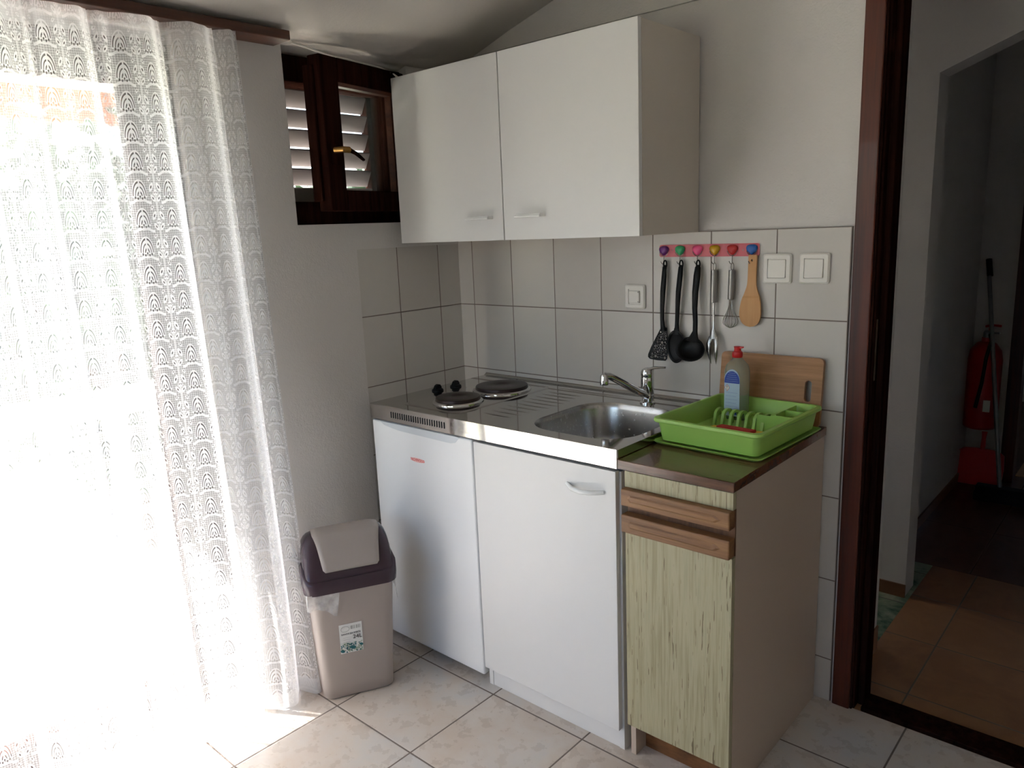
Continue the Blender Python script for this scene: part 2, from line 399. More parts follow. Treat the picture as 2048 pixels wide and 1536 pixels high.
# interior doorway to the hall
d2 = sthing('door_2', (1.5, 0, 0))
b = MB(); b.box(HX0, 1.5335, -.014, .0, 0, HZ+.03); obj('casing', b, m_dwood, d2, bevel=.003)
b = MB(); b.box(1.496, 1.545, .0, .095, 0, HZ); b.box(1.545, 1.562, .03, .095, 0, HZ); b.box(1.5335, 1.54, -.008, .0, 0, HZ); obj('jamb', b, m_wwood, d2, bevel=.002)
b = MB(); b.box(HX1-.055, HX1-.011, .0, .095, 0, HZ); b.box(HX1-.049, HX1, -.014, 0, 0, HZ+.03); obj('jamb', b, m_wwood, d2, bevel=.002)
b = MB(); b.box(1.5335, HX1-.05, -.014, 0, HZ-.045, HZ+.03); b.box(1.545, HX1-.055, 0, .095, HZ-.045, HZ-.001); obj('head_casing', b, m_dwood, d2, bevel=.002)
obj('strike_plate', MB().box(1.5451, 1.5465, .008, .018, .98, 1.145), m_darkbrass, d2)
struct('trim_2', MB().box(1.562, HX1-.056, .0, .085, -.001, .014), m_wwood, bevel=.003)   # threshold

# hall behind the doorway
struct('floor_hall', MB().box(1.488, 3.1, .0, 1.15, -.06, -.0005), m_terra)
struct('floor_passage', MB().box(.3, 1.488, .37, 1.15, -.06, -.0005), m_green)
struct('floor_far', MB().box(.3, 3.1, 1.15, 4.6, -.06, -.0005), m_shadefl)  # floor past the arch; the beam's shadow is put into its darker colour
b = MB(); hx = 1.472
b.box(.3, hx, .8, .92, 0, 3.0)
b.add([(hx, y, 1.863) for y in (.8, .92)]+[(3.0, y, 2.46) for y in (.8, .92)]+[(hx, y, 3.0) for y in (.8, .92)]+[(3.0, y, 3.0) for y in (.8, .92)],
      [(0, 1, 3, 2), (0, 2, 6, 4), (1, 5, 7, 3), (4, 6, 7, 5), (2, 3, 7, 6), (0, 4, 5, 1)])
struct('wall_hall_arch', b, m_plaster)
struct('wall_hall_left', MB().box(1.2, 1.335, .92, 2.45, 0, 3.0), m_plaster)
b = MB(); b.box(1.2, 1.52, 2.45, 2.57, 0, 3.0); b.box(1.52, 2.4, 2.45, 2.57, 2.02, 3.0); b.box(2.4, 3.1, 2.45, 2.57, 0, 3.0); struct('wall_hall_far', b, m_plaster)
struct('wall_hall_right', MB().box(3.0, 3.12, .37, 4.6, 0, 3.0), m_plaster)
b = MB(); b.box(.3, .36, .37, .8, 0, 1.1); b.box(.3, .36, .37, .8, 1.42, 3.0); struct('wall_passage', b, m_plaster)
b = MB(); b.box(1.2, 2.1, 4.5, 4.6, 0, 3.0); b.box(2.1, 2.5, 4.5, 4.6, 0, 1.2); b.box(2.1, 2.5, 4.5, 4.6, 1.55, 3.0); b.box(2.5, 3.1, 4.5, 4.6, 0, 3); b.box(1.2, 1.3, 2.57, 4.5, 0, 3.0); struct('wall_far_room', b, m_plaster)
struct('ceiling_hall', MB().box(-.3, 3.2, .3, 4.7, 2.55, 2.65), m_ceil)
struct('baseboard_hall', MB().box(1.46, 1.4965, .372, .378, 0, .07).box(1.4955, 1.500, .0955, .372, 0, .085), m_skirt)
struct('baseboard_arch', MB().box(.4, 1.474, .792, .7995, 0, .05), m_skirt)
struct('baseboard_hall_left', MB().box(1.3355, 1.343, .93, 2.44, 0, .05), m_skirt)
d3 = sthing('door_3', (1.55, 2.45, 0))
obj('casing', MB().box(1.505, 1.565, 2.43, 2.449, 0, 2.08), m_dwood, d3, bevel=.003)
obj('jamb', MB().box(1.5205, 1.56, 2.45, 2.57, 0, 2.02), m_dwood, d3, bevel=.003)
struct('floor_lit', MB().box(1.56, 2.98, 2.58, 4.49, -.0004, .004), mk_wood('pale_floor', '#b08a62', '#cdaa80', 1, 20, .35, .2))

# ================================================================== balcony door (door_1) and outside
d1 = sthing('door_1', (0, -1.88, 0))
b = MB(); b.box(-.12, -.03, -1.115, -1.056, 0, 1.984); b.box(-.12, -.03, -2.699, -2.64, 0, 1.984); b.box(-.12, -.03, -2.64, -1.115, 1.925, 1.984); b.box(-.12, -.03, -2.64, -1.115, 0, .03)
obj('frame', b, m_wwood, d1, bevel=.004)
for (ya, yb) in ((-1.874, -1.118), (-2.636, -1.878)):
    b = MB(); st = .07; b.box(-.10, -.045, yb-st, yb, .034, 1.921); b.box(-.10, -.045, ya, ya+st, .034, 1.921); b.box(-.10, -.045, ya+st, yb-st, 1.85, 1.921); b.box(-.10, -.045, ya+st, yb-st, .034, .12)
    lf = obj('door_leaf', b, m_wwood, d1, bevel=.004)
    obj('pane', MB().box(-.075, -.071, ya+st, yb-st, .12, 1.85), m_glass, lf)
b = MB(); b.box(-.045, -.035, -1.865, -1.835, .95, 1.09); b.tube([(-.035, -1.85, 1.06), (-.0, -1.85, 1.06), (.0, -1.90, 1.06), (.0, -1.97, 1.055)], .008, 10); obj('handle', b, m_brass, d1)
struct('floor_balcony', MB().box(-1.35, -.25, -4.2, 2.2, -.16, -.03), m_balc)
struct('ground', MB().box(-60, -.3, -40, 40, -3.2, -3.0), m_grass)
bal = thing('balcony_balustrade', 'white balustrade of turned posts along the sunlit balcony edge', 'balustrade', (-1.15, -1.2, -.03))
obj('top_rail', MB().box(-1.24, -1.06, -4.0, 2.0, .74, .83), m_stone, bal, bevel=.012)
obj('bottom_rail', MB().box(-1.23, -1.07, -4.0, 2.0, -.03, .06), m_stone, bal, bevel=.008)
for k in range(26):
    y = -3.8+k*.22
    obj('baluster', MB().lathe([(.05, .06), (.05, .10), (.03, .12), (.05, .25), (.062, .34), (.04, .50), (.028, .62), (.05, .66), (.05, .741)], (-1.15, y, 0), 14), m_stone, bal, smooth=True)
# neighbour's house with orange awning
hs = thing('neighbour_house', 'white house with orange awning seen through the lace curtain', 'house', (-6.5, 0, -3))
obj('wall', MB().box(-9, -6.2, -4, 1.15, -3, 5.0), m_extwall, hs)
b = MB(); b.add([(-6.2, -3.5, 3.25), (-6.2, 1.0, 3.25), (-5.0, 1.0, 2.72), (-5.0, -3.5, 2.72)], [(0, 1, 2, 3)]); aw = obj('awning', b, m_canvas, hs, solid=.01)
b = MB()
for k in range(30):
    ya = -3.5+k*.15; P = [(ya+.15*i/6, 2.47-.03*math.sin(PI*i/6)) for i in range(7)]+[(ya+.15, 2.72), (ya, 2.72)]
    b.prism(P, -5.0, -4.99, lambda a, c_, d: (d, a, c_))
obj('valance', b, m_orange, aw)
for zz in (-1.6, 1.0): obj('window', MB().box(-6.2, -6.17, -1.6, -.4, zz, zz+1.2), m_slot, hs)
obj('roof', MB().prism([(-9.4, 5.0), (-6.0, 5.0), (-7.6, 6.0)], -4.2, 1.4, lambda a, c_, d: (a, d, c_)), m_orange, hs)
def tree(x, y, z0, h, r, n, label, seed):
    rnd = random.Random(seed); t = thing('garden_tree', label, 'tree', (x, y, z0), 'trees beyond the balcony')
    cz_ = z0+h-r*.9
    b = MB(); b.tube([(x, y, z0), (x+.1, y+.05, z0+h*.35), (x, y, cz_)], [.14, .1, .05], 8)
    for k in range(5):
        a = k*1.3; b.tube([(x, y, cz_-r*.6), (x+math.cos(a)*r*.6, y+math.sin(a)*r*.6, cz_+r*.2)], [.05, .02], 6)
    obj('trunk', b, m_bark, t, smooth=True)
    clumps = [(rnd.gauss(0, 1), rnd.gauss(0, 1), rnd.gauss(0, .9)) for _ in range(26)]; clumps = [Vector(c_).normalized()*r*rnd.uniform(.3, .95) for c_ in clumps]
    b = MB()
    for _ in range(n):
        c_ = rnd.choice(clumps); p = Vector((x, y, cz_))+c_+Vector((rnd.gauss(0, r*.16), rnd.gauss(0, r*.16), rnd.gauss(0, r*.16)))
        a = Vector((rnd.uniform(-1, 1), rnd.uniform(-1, 1), rnd.uniform(-1, 1))).normalized(); c2 = a.orthogonal().normalized(); s = rnd.uniform(.06, .12)
        b.add([p-a*s, p+c2*s*.45, p+a*s, p-c2*s*.45], [(0, 1, 2, 3)])
    obj('foliage', b, m_leaf, t)
tree(-4.0, .1, -3, 5.1, 1.25, 9000, 'leafy green tree behind the left half of the balustrade', 1)
tree(-4.4, 3.6, -3, 5.6, 1.4, 4200, 'leafy green tree nearest the small louvred window', 2)
tree(-6.5, 7.2, -3, 6.5, 2.0, 4200, 'tall green tree farthest from the balcony', 3)

# ================================================================== window_1
w1 = sthing('window_1', (-.05, -.46, 1.46))
TZ = 1.985
b = MB(); b.box(-.10, -.035, WY0-.02, WY1+.02, 1.4605, 1.535); b.box(-.10, -.035, WY0-.03, WY1+.02, 1.905, TZ); b.box(-.10, -.035, WY0-.03, WY0+.02, 1.535, 1.905); b.box(-.10, -.035, WY1-.045, WY1+.01, 1.535, 1.905)
# sash, hinged at its right edge and swung a little into the room
hinge = Vector((-.022, -.262, 0)); free = Vector((.062, -.668, 0)); e = (free-hinge).normalized(); Ls = (free-hinge).length; nn = Vector((-e.y, e.x, 0))
if nn.x < 0: nn = -nn
SM = frame(hinge, (e.x, e.y, 0), (0, 0, 1), (nn.x, nn.y, 0))   # local: u from hinge, v up, w into room
zb_, zt_ = 1.4985, 1.9655
obj('window_frame', b, m_wwood, w1, bevel=.004)
b = MB(); s_ = .068
b.box(0, s_, zb_, zt_, 0, .05, SM); b.box(Ls-s_-.012, Ls, zb_, zt_, 0, .05, SM); b.box(s_, Ls-s_-.012, zt_-.072, zt_, 0, .05, SM); b.box(s_, Ls-s_-.012, zb_, zb_+.066, 0, .05, SM)
b.box(Ls-.001, Ls+.012, zb_+.03, zt_-.03, -.012, .026, SM)
sash = obj('sash', b, m_wwood, w1, bevel=.004)
obj('glazing_bead', MB().box(s_, Ls-s_-.012, zt_-.084, zt_-.072, .02, .046, SM).box(s_, s_+.008, zb_+.066, zt_-.084, .02, .046, SM), m_rail, sash)
obj('pane', MB().box(s_, Ls-s_-.012, zb_+.066, zt_-.072, .016, .020, SM), m_glass, sash)
hu = Ls-.030; hz = 1.672
hd = obj('handle', MB().box(hu-.011, hu+.011, hz-.032, hz+.032, .0502, .056, SM), m_wwood, sash, bevel=.002)
b = MB(); b.tube([SM @ Vector((hu, hz+.012, .056)), SM @ Vector((hu-.006, hz+.012, .085)), SM @ Vector((hu-.028, hz+.011, .092))], [.009, .0095, .010], 14); obj('handle_neck', b, m_brass, hd, smooth=True, label='brass handle neck')
b = MB(); b.tube([SM @ Vector((hu-.028, hz+.011, .092)), SM @ Vector((hu-.055, hz+.002, .094)), SM @ Vector((hu-.092, hz-.016, .092))], [.0095, .008, .006], 12, flat=.7); obj('handle_lever', b, m_wwood, hd, smooth=True)
# louvred shutter outside
b = MB(); b.box(-.215, -.175, WY0-.02, WY0+.035, 1.47, 1.97); b.box(-.215, -.175, WY1-.05, WY1-.002, 1.47, 1.97); b.box(-.215, -.170, WY0+.035, WY1-.05, 1.914, 1.96); b.box(-.215, -.175, WY0+.035, WY1-.05, 1.47, 1.53); b.box(-.175, -.102, WY1-.030, WY1-.001, 1.47, 1.975); b.box(-.17, -.102, WY0-.02, WY1, 1.912, 1.972)
sh = obj('shutter', b, m_wwood, w1, bevel=.003)
for k in range(6):
    zc = 1.562+k*.0645
    R_ = Matrix.Translation((-.19, 0, zc)) @ Matrix.Rotation(math.radians(-60), 4, 'Y')
    obj('slat', MB().box(-.031, .031, WY0+.037, WY1-.051, -.0045, .0045, R_), m_slat, sh, bevel=.002)
b = MB(); b.tube([(.035, -.70, 2.003), (.035, -.66, 1.998), (.035, -.60, 1.990), (.035, -.52, 1.981), (.035, -.44, 1.976), (.035, -.36, 1.970), (.035, -.30, 1.955), (.035, -.262, 1.938)], .004, 8)
tag(obj('ceiling_cable', b, m_cable, smooth=True, origin=(.02, -.5, 1.99)), 'white cable running above the small window to the wall cabinet', 'cable')

# ================================================================== curtain and its rail
t = obj('curtain_rail', MB().box(.03, .122, -2.95, -.757, 1.984, 2.011), m_rail, origin=(.08, -1.8, 1.984), bevel=.003)
tag(t, 'dark wooden curtain rail fixed under the ceiling above the balcony door', 'curtain rail')
nu, nv = 900, 48; y_a, y_b = -.931, -2.78
def curt(s, zf):
    """s 0..1 along the rail from the right edge, zf 0 (bottom) ..1 (top)"""
    L = s*(y_a-y_b); q = 1-zf
    ph = L*2*PI/.128+1.3*math.sin(L*9+.6)+.8*math.sin(L*4.1+1)+q*.8*math.sin(L*3.3+.5)
    amp = (.023+.018*q)*(.8+.35*math.sin(L*7.3+1.2))
    x = .078+.045*q+amp*(1+math.sin(ph))+.35*amp*math.sin(ph*2.3+1+q)+.003*math.sin(ph*5.1+zf*2)
    y = y_a-L+(.024+.014*q)*math.sin(ph+1.3)*min(1, L*14)-q*.004+.03*q*math.sin(L*6)*s
    if zf < .08: x += (.08-zf)*.35*math.sin(L*37+1)*.4
    return Vector((x, y, .006+zf*1.977))
b = MB(); uv = []
for i in range(nu+1):
    for j in range(nv+1): b.v.append(curt(i/nu, j/nv))
arc = [0]
for i in range(nu): arc.append(arc[-1]+(curt((i+1)/nu, .5)-curt(i/nu, .5)).length)
for i in range(nu+1):
    for j in range(nv+1): uv.append((arc[i], (j/nv)*1.98))
for i in range(nu):
    for j in range(nv): a = i*(nv+1)+j; b.f.append((a, a+nv+1, a+nv+2, a+1))
t = obj('lace_curtain', b, m_lace, origin=(.1, -1.8, 0), smooth=True, angle=0, uvs=uv)
tag(t, 'white floor-length lace curtain hanging in folds before the balcony door', 'curtain')

# ================================================================== wall cabinet
UX0, UXM, UX1, UZ0, UZ1, UD = .0565, .546, 1.035, 1.387, 1.935, .3355
wc = thing('wall_cabinet', 'white two-door wall cabinet hung above the sink and hob', 'cabinet', (UX0, 0, UZ0))
b = MB(); th = .016
b.box(UX0, UX0+th, -UD+.018, -.0065, UZ0, UZ1); b.box(UX1-th, UX1, -UD+.018, -.0065, UZ0, UZ1); b.box(UX0+th, UX1-th, -UD+.018, -.0065, UZ0, UZ0+th); b.box(UX0+th, UX1-th, -UD+.018, -.0065, UZ1-th, UZ1); b.box(UX0+th, UX1-th, -.02, -.0065, UZ0+th, UZ1-th)
obj('body', b, m_side, wc, bevel=.0008)
for a, c_, hx_ in ((UX0, UXM-.0018, .453), (UXM+.0018, UX1, .662)):
    d_ = obj('door', MB().box(a, c_, -UD, -UD+.0165, UZ0-.001, UZ1+.001), m_white, wc, bevel=.001)
    b = MB(); P = [(-.050, 0), (-.047, -.022), (.047, -.022), (.050, 0), (.044, 0), (.041, -.016), (-.041, -.016), (-.044, 0)]
    b.prism(P, 1.452, 1.462, lambda p, q, z: (hx_+p, -UD+q, z)); b.box(hx_-.050, hx_+.050, -UD-.028, -UD-.020, 1.4515, 1.4575)
    obj('handle', b, m_handle, d_, bevel=.0015)

# ================================================================== steel worktop with hob and sink
SX0, SX1, SD, SZ = .1225, 1.121, -.582, .864
wt = thing('steel_worktop', 'stainless steel worktop with sink, draining grooves and two hotplates', 'worktop', (SX0, -.3, .814))
hole = rrect(.1735, .1915, .11, 10, .9185, -.3365)
V, F = holed(rrect((SX1-SX0)/2, .288, .004, 3, (SX0+SX1)/2, -.294), [hole])
b = MB(); b.add([(x, y, SZ) for x, y in V], F)
n_o = 16  # outer apron
per = rrect((SX1-SX0)/2, .288, .004, 3, (SX0+SX1)/2, -.294)
b.loft([[(x, y, z) for x, y in per] for z in (SZ, SZ-.05)], caps=False)
b.loft([[(x, -.006, SZ), (x, -.0065, .871), (x, -.0085, .8725), (x, -.011, .870), (x, -.020, SZ+.0005)] for x in (SX0, SX1)], caps=False, close=False)
obj('deck', b, m_steel, wt)
# sunk bowl
secs = []
for (k, zz) in ((1.0, SZ), (.985, SZ-.004), (.965, SZ-.02), (.93, SZ-.10), (.90, SZ-.13), (.82, SZ-.148), (.3, SZ-.155), (.12, SZ-.16)):
    secs.append([(.9185+(x-.9185)*k, -.3365+(y+.3365)*k, zz) for x, y in hole])
b = MB(); b.loft(secs, caps=False); b.f.append(tuple(len(b.v)-len(hole)+i for i in range(len(hole)))); bowl = obj('sink_bowl', b, m_steelb, wt, smooth=True, angle=70)
obj('drain', MB().lathe([(.022, SZ-.1595), (.02, SZ-.155), (.012, SZ-.157)], (.9185, -.3365, 0), 24), m_chrome, bowl, smooth=True)
def ridge(b, x0, x1, y, w=.005, h=.0016):
    P = []
    for i in range(9):
        a = PI*i/8; P.append((y-math.cos(a)*w, SZ+math.sin(a)*h))
    n_ = 7
    secs = []
    for k in range(n_):
        f = k/(n_-1); x = x0+(x1-x0)*f; s = min(1, 4*min(f, 1-f)+.05)
        secs.append([(x, y-math.cos(PI*i/8)*w*s, SZ+.0001+math.sin(PI*i/8)*h*s) for i in range(9)])
    b.loft(secs, caps=False, close=False)
b = MB()
for k in range(10): ridge(b, .555-.002*k, .70-.006*abs(k-5), -.475+k*.038)
ridge(b, .52, .86, -.085, .006); ridge(b, .52, .80, -.065, .006)
obj('draining_groove', b, m_steel, wt, smooth=True)
# raised hob field
b = MB(); secs = []
for (ins, z) in ((0, .0002), (.006, .0022), (.010, .0024)):
    secs.append([(x, y, SZ+z) for x, y in rrect(.135-ins, .235-ins, .03, 6, .368, -.302)])
b.loft(secs, caps=False); b.f.append(tuple(len(b.v)-28+i for i in range(28))); obj('hob_panel', b, m_steel, wt, smooth=True, angle=60)
for (cx, cy_, r, lab) in ((.377, -.412, .075, 'smaller dark hotplate nearer the front edge'), (.379, -.198, .0925, 'larger dark hotplate nearer the wall')):
    hp = obj('hotplate', MB().lathe([(r, .0095), (r, .0165), (r-.002, .0200), (r-.008, .0210), (r*.28, .0205), (r*.26, .0195), (.002, .0195)], (cx, cy_, SZ), 56), m_plate, wt, smooth=True, angle=50, label=lab)
    obj('hotplate_ring', MB().lathe([(r+.011, .0026), (r+.0105, .0060), (r+.006, .0095), (r+.001, .0105), (r-.001, .0095), (r-.001, .0026)], (cx, cy_, SZ), 56), m_chrome, hp, smooth=True)
for (cx, cy_) in ((.181, -.322), (.187, -.238)):
    kn = obj('control_knob', MB().lathe([(.021, .0005), (.021, .004), (.018, .007), (.004, .008)], (cx, cy_, SZ), 30), m_black, wt, smooth=True)
    Mk = Matrix.Translation((cx, cy_, SZ)) @ Matrix.Rotation(math.radians(-80), 4, 'Z')
    P = [(-.018, .006), (.018, .006), (.017, .013), (.011, .021), (0, .024), (-.011, .021), (-.017, .013)]
    b = MB(); b.loft([[Mk @ Vector((a, d, z)) for a, z in P] for d in (-.006, .006)]); obj('grip', b, m_black, kn, bevel=.002)
b = MB()
for k in range(24):
    x = .234+k*(.487-.234)/23; P = rrect(.0026, .0105, .0024, 3, x, .8375); b.prism(P, SD-.0006, SD+.0006, lambda a, c_, d: (a, d, c_))
obj('vent', b, m_slot, wt)

# faucet
fc = thing('faucet', 'chrome single-lever mixer tap behind the sink bowl', 'tap', (.912, -.10, SZ))
obj('base', MB().lathe([(.024, .0005), (.024, .004), (.017, .007), (.0165, .016), (.020, .019), (.0205, .026), (.018, .030)], (.912, -.10, SZ), 32), m_chrome, fc, smooth=True)
obj('body', MB().lathe([(.0185, .030), (.0205, .040), (.0205, .082), (.0195, .086), (.0205, .089), (.0205, .099), (.017, .108), (.008, .113), (.001, .114)], (.912, -.10, SZ), 36), m_chrome, fc, smooth=True)
b = MB(); b.tube([(.912, -.112, .893), (.906, -.145, .908), (.894, -.19, .935), (.882, -.235, .962), (.876, -.257, .974), (.872, -.272, .976)], [.013, .0125, .0115, .011, .011, .0115], 18, ref=(1, 0, 0)); sp_ = obj('spout', b, m_chrome, fc, smooth=True)
obj('aerator', MB().lathe([(.0125, -.026), (.0130, -.024), (.0130, -.009), (.0120, -.006), (.0125, .0), (.009, .006), (.001, .008)], (.871, -.276, .976), 24), m_chrome, sp_, smooth=True)
b = MB(); b.tube([(.905, -.10, .962), (.916, -.098, .972), (.932, -.092, .977), (.950, -.085, .978), (.966, -.079, .979)], [.013, .015, .011, .008, .007], 14, flat=.42, ref=(0, 0, 1)); obj('lever', b, m_chrome, fc, smooth=True)

# ================================================================== fridge
fr = thing('fridge', 'small white fridge under the hob, left of the white cupboard', 'fridge', (.365, -.3, 0))
obj('body', MB().box(.130, .600, -.530, -.05, .028, .808), m_whiteB, fr, bevel=.004)
for (x, y) in ((.16, -.50), (.57, -.50), (.16, -.08), (.57, -.08)): obj('foot', MB().lathe([(.014, 0), (.014, .028)], (x, y, 0), 14), m_black, fr)
dr = obj('door', MB().box(.1275, .6025, -.581, -.535, .031, .8095), m_whiteB, fr, bevel=.007, seg=4)
P = [(.172, .8085)]+[(.172+.378*(i/20), .8085-.006-.0185*min(1, (i/20)*4)**.6*min(1, (1-i/20)*9)**.45*(.7+.35*i/20)) for i in range(1, 20)]+[(.550, .8085)]
obj('grip', MB().prism(P, -.5818, -.579, lambda a, c_, d: (a, d, c_)), m_grip, dr)
obj('gasket', MB().box(.135, .596, -.536, -.529, .04, .80), m_grip, fr)
b = MB(); b.prism([(.350+.034*math.cos(a*PI/12), .7015+.0072*math.sin(a*PI/12)) for a in range(24)], -.5814, -.5809, lambda a, c_, d: (a, d, c_)); lg = obj('logo', b, m_logo, dr)
text('logo_lettering', 'TECHWOOD', .0128, m_redink, FRONT(.350, -.5816, .7015), dr, sx=.9)

# base cupboard
cb = thing('base_cupboard', 'white base cupboard with a single door under the sink', 'cabinet', (.86, -.3, 0))
b = MB(); b.box(.611, .627, -.566, -.01, 0, .803); b.box(1.104, 1.1205, -.566, -.01, 0, .803); b.box(.627, 1.104, -.54, -.01, .065, .081); b.box(.627, 1.104, -.02, -.01, .08, .80); b.box(.627, 1.104, -.564, -.540, .745, .803)
obj('body', b, m_white, cb, bevel=.0008)
obj('plinth', MB().box(.6275, 1.1035, -.564, -.548, .0005, .0645), m_white, cb)
dr = obj('door', MB().box(.6105, 1.1145, -.5835, -.567, .0655, .806), m_white, cb, bevel=.0012)
b = MB(); cx, zz = 1.019, .742
b.tube([(cx-.060, -.584, zz+.003), (cx-.050, -.590, zz+.002), (cx-.03, -.603, zz), (cx, -.609, zz-.001), (cx+.03, -.603, zz), (cx+.050, -.590, zz+.001), (cx+.060, -.584, zz+.002)], [.005, .0055, .006, .006, .006, .0055, .005], 10, flat=1.1)
obj('handle', b, m_handle, dr, smooth=True)

# brown cabinet
oc = thing('narrow_cabinet', 'narrow olive-fronted cabinet with wooden grips and beige side, beside doorway', 'cabinet', (1.29, -.3, 0))
CX0, CX1 = 1.1395, 1.4315
b = MB(); b.box(CX0, CX0+.016, -.563, -.012, .0, .815); b.box(CX1-.016, CX1, -.563, -.012, .0, .815); b.box(CX0+.016, CX1-.016, -.55, -.012, .10, .116); b.box(CX0+.016, CX1-.016, -.03, -.012, .116, .815)
obj('body', b, m_bside, oc, bevel=.001)
obj('plinth', MB().box(CX0+.017, CX1-.017, -.515, -.50, .0005, .0995), m_plinth, oc)
b = MB(); b.box(CX0+.001, CX1-.0005, -.581, -.564, .772, .814); dw = obj('drawer', b, m_olive, oc, bevel=.001)
obj('recess_panel', MB().box(CX0+.001, CX1-.0005, -.568, -.5632, .657, .7715), m_oakd, oc)
def grip_strip(z0, z1, par):
    b = MB(); xa, xb = CX0-.0005, CX1-.001
    b.box(xa, xb, -.598, -.5685, z0, z1); g = obj('grip_strip', b, m_oak, par, bevel=.003)
    # carved long arrow groove
    zc = (z0+z1)/2; P = [(xa+.018, zc), (xa+.026, zc+.010), (xb-.036, zc+.010), (xb-.020, zc+.001), (xb-.036, zc-.009), (xa+.026, zc-.009)]
    n = len(P); b = MB()
    inner = [(xa+.026, zc), (xa+.030, zc+.006), (xb-.040, zc+.006), (xb-.030, zc+.001), (xb-.040, zc-.005), (xa+.030, zc-.005)]
    b.loft([[(x, -.5982, z) for x, z in P], [(x, -.6005, z) for x, z in inner]]); obj('carving', b, m_oak, g, bevel=.0008)
grip_strip(.7265, .771, dw)
dd = obj('door', MB().box(CX0+.001, CX1-.0005, -.581, -.564, .098, .6545), m_olive, oc, bevel=.001)
grip_strip(.656, .7035, dd)
t = obj('wooden_worktop', MB().box(1.1235, 1.4345, -.586, -.008, .8165, .8405), m_walnut, origin=(1.28, -.3, .8165), bevel=.0015)
tag(t, 'short brown wood-effect worktop slab on the narrow olive cabinet', 'worktop')

# ================================================================== things on the wooden worktop
# chopping board
b = MB(); out = rrect(.1505, .097, .014, 5, 0, .097); hol = rrect(.0095, .03, .0094, 6, .113, .1)
V, F = holed(out, [hol]); lean = math.radians(6.5)
BM = frame((1.2755, -.0335, .8412), (1, 0, 0), (0, math.sin(lean), math.cos(lean)), (0, -math.cos(lean), math.sin(lean)))
for w_ in (0, .013): b.add([BM @ Vector((a, c_, w_)) for a, c_ in V], F)
b.loft([[BM @ Vector((a, c_, w_)) for a, c_ in out] for w_ in (0, .013)], caps=False); b.loft([[BM @ Vector((a, c_, w_)) for a, c_ in hol] for w_ in (0, .013)], caps=False)
tag(obj('chopping_board', b, m_board, origin=(1.2755, -.0335, .8412)), 'wooden chopping board with a slot handle leaning on the tiles', 'chopping board')
# dish rack and tray
RC = Vector((1.2800, -.238, .8412)); RM = Matrix.Translation(RC) @ Matrix.Rotation(math.radians(-2.5), 4, 'Z')
def rr(hx, hy, r, z): return [RM @ Vector((a, c_, z)) for a, c_ in rrect(hx+.003, hy, r*.72, 6)]
tr = thing('drip_tray', 'flat green drip tray under the green dish rack', 'tray', tuple(RC))
b = MB(); b.loft([rr(.141, .175, .02, 0), rr(.146, .182, .022, .003), rr(.151, .188, .025, .0085), rr(.149, .185, .023, .0095), rr(.143, .178, .02, .005), rr(.138, .173, .02, .003)])
obj('tray', b, m_green_pl, tr, smooth=True, angle=40)
rk = thing('dish_rack', 'bright green plastic dish rack on the brown worktop', 'dish rack', tuple(RC))
z1 = .072
b = MB(); b.loft([rr(.134, .168, .022, .0102), rr(.1375, .172, .024, .030), rr(.142, .177, .026, z1-.012), rr(.1435, .178, .026, z1-.011), rr(.150, .186, .03, z1-.011), rr(.152, .1875, .031, z1-.008), rr(.151, .1865, .03, z1-.001), rr(.148, .184, .03, z1), rr(.141, .176, .026, z1), rr(.138, .173, .025, z1-.004), rr(.1345, .169, .024, .030), rr(.132, .166, .022, .0135)])
tub = obj('tub', b, m_green_pl, rk, smooth=True, angle=32)
# plate dividers
for k in range(7):
    x = -.088+k*.0235; y0 = .058; P = []
    for i in range(9):
        a = PI*i/8; P.append((y0+.0-math.cos(a)*.026, .042+math.sin(a)*.018))
    Pi = []
    for i in range(9):
        a = PI-PI*i/8; Pi.append((y0-math.cos(a)*.018, .040+math.sin(a)*.013))
    poly = [(y0-.034, .0136)]+P+[(y0+.034, .0136), (y0+.026, .0136)]+Pi+[(y0-.026, .0136)]
    b = MB(); b.loft([[RM @ Vector((x+d, a, z)) for a, z in poly] for d in (-.004, .004)]); obj('plate_divider', b, m_green_pl, rk)
# cutlery cups
b = MB()
def rbox(b, x0, x1, y0, y1, za, zb2): return b.box(x0, x1, y0, y1, za, zb2, RM)
rbox(b, .075, .135, .032, .036, .0136, z1-.006); rbox(b, .036, .075, .032, .036, .0136, z1-.010); rbox(b, .084, .088, .036, .164, .0136, z1-.004); rbox(b, .088, .136, .094, .098, .0136, z1-.004)
obj('cutlery_holder', b, m_green_pl, rk)
b = MB()
for yc in (.055, .108, .150):
    b.loft([[RM @ Vector((.1275+k_*.001*0+math.cos(a)*.0+(.006*math.sin(PI*i/10)+ (z-.012)*.18), yc-.022+.044*i/10, z)) for i, a in enumerate([0]*11)] for z, k_ in ((.012, 0), (.058, 1))], caps=False, close=False)
obj('cup_wall', b, m_green_pl, rk, smooth=True, solid=.002)
# cloths
def slab(name, pts, z, h, mat, label, cat):
    b = MB(); c_ = RC; b.loft([[(x, y, z+dz) for x, y in pts] for dz in (0, h)]); o = obj(name, b, mat, origin=(pts[0][0], pts[0][1], z), bevel=.002); return tag(o, label, cat)
slab('sponge_cloth', [(1.215, -.312), (1.378, -.318), (1.388, -.262), (1.225, -.268)], .8552, .020, m_yel, 'yellow sponge cloth lying in the green dish rack', 'cloth')
slab('sponge_cloth', [(1.247, -.302), (1.347, -.314), (1.352, -.285), (1.252, -.278)], .8756, .008, m_redcloth, 'red strip of cloth on top of the yellow cloth', 'cloth')

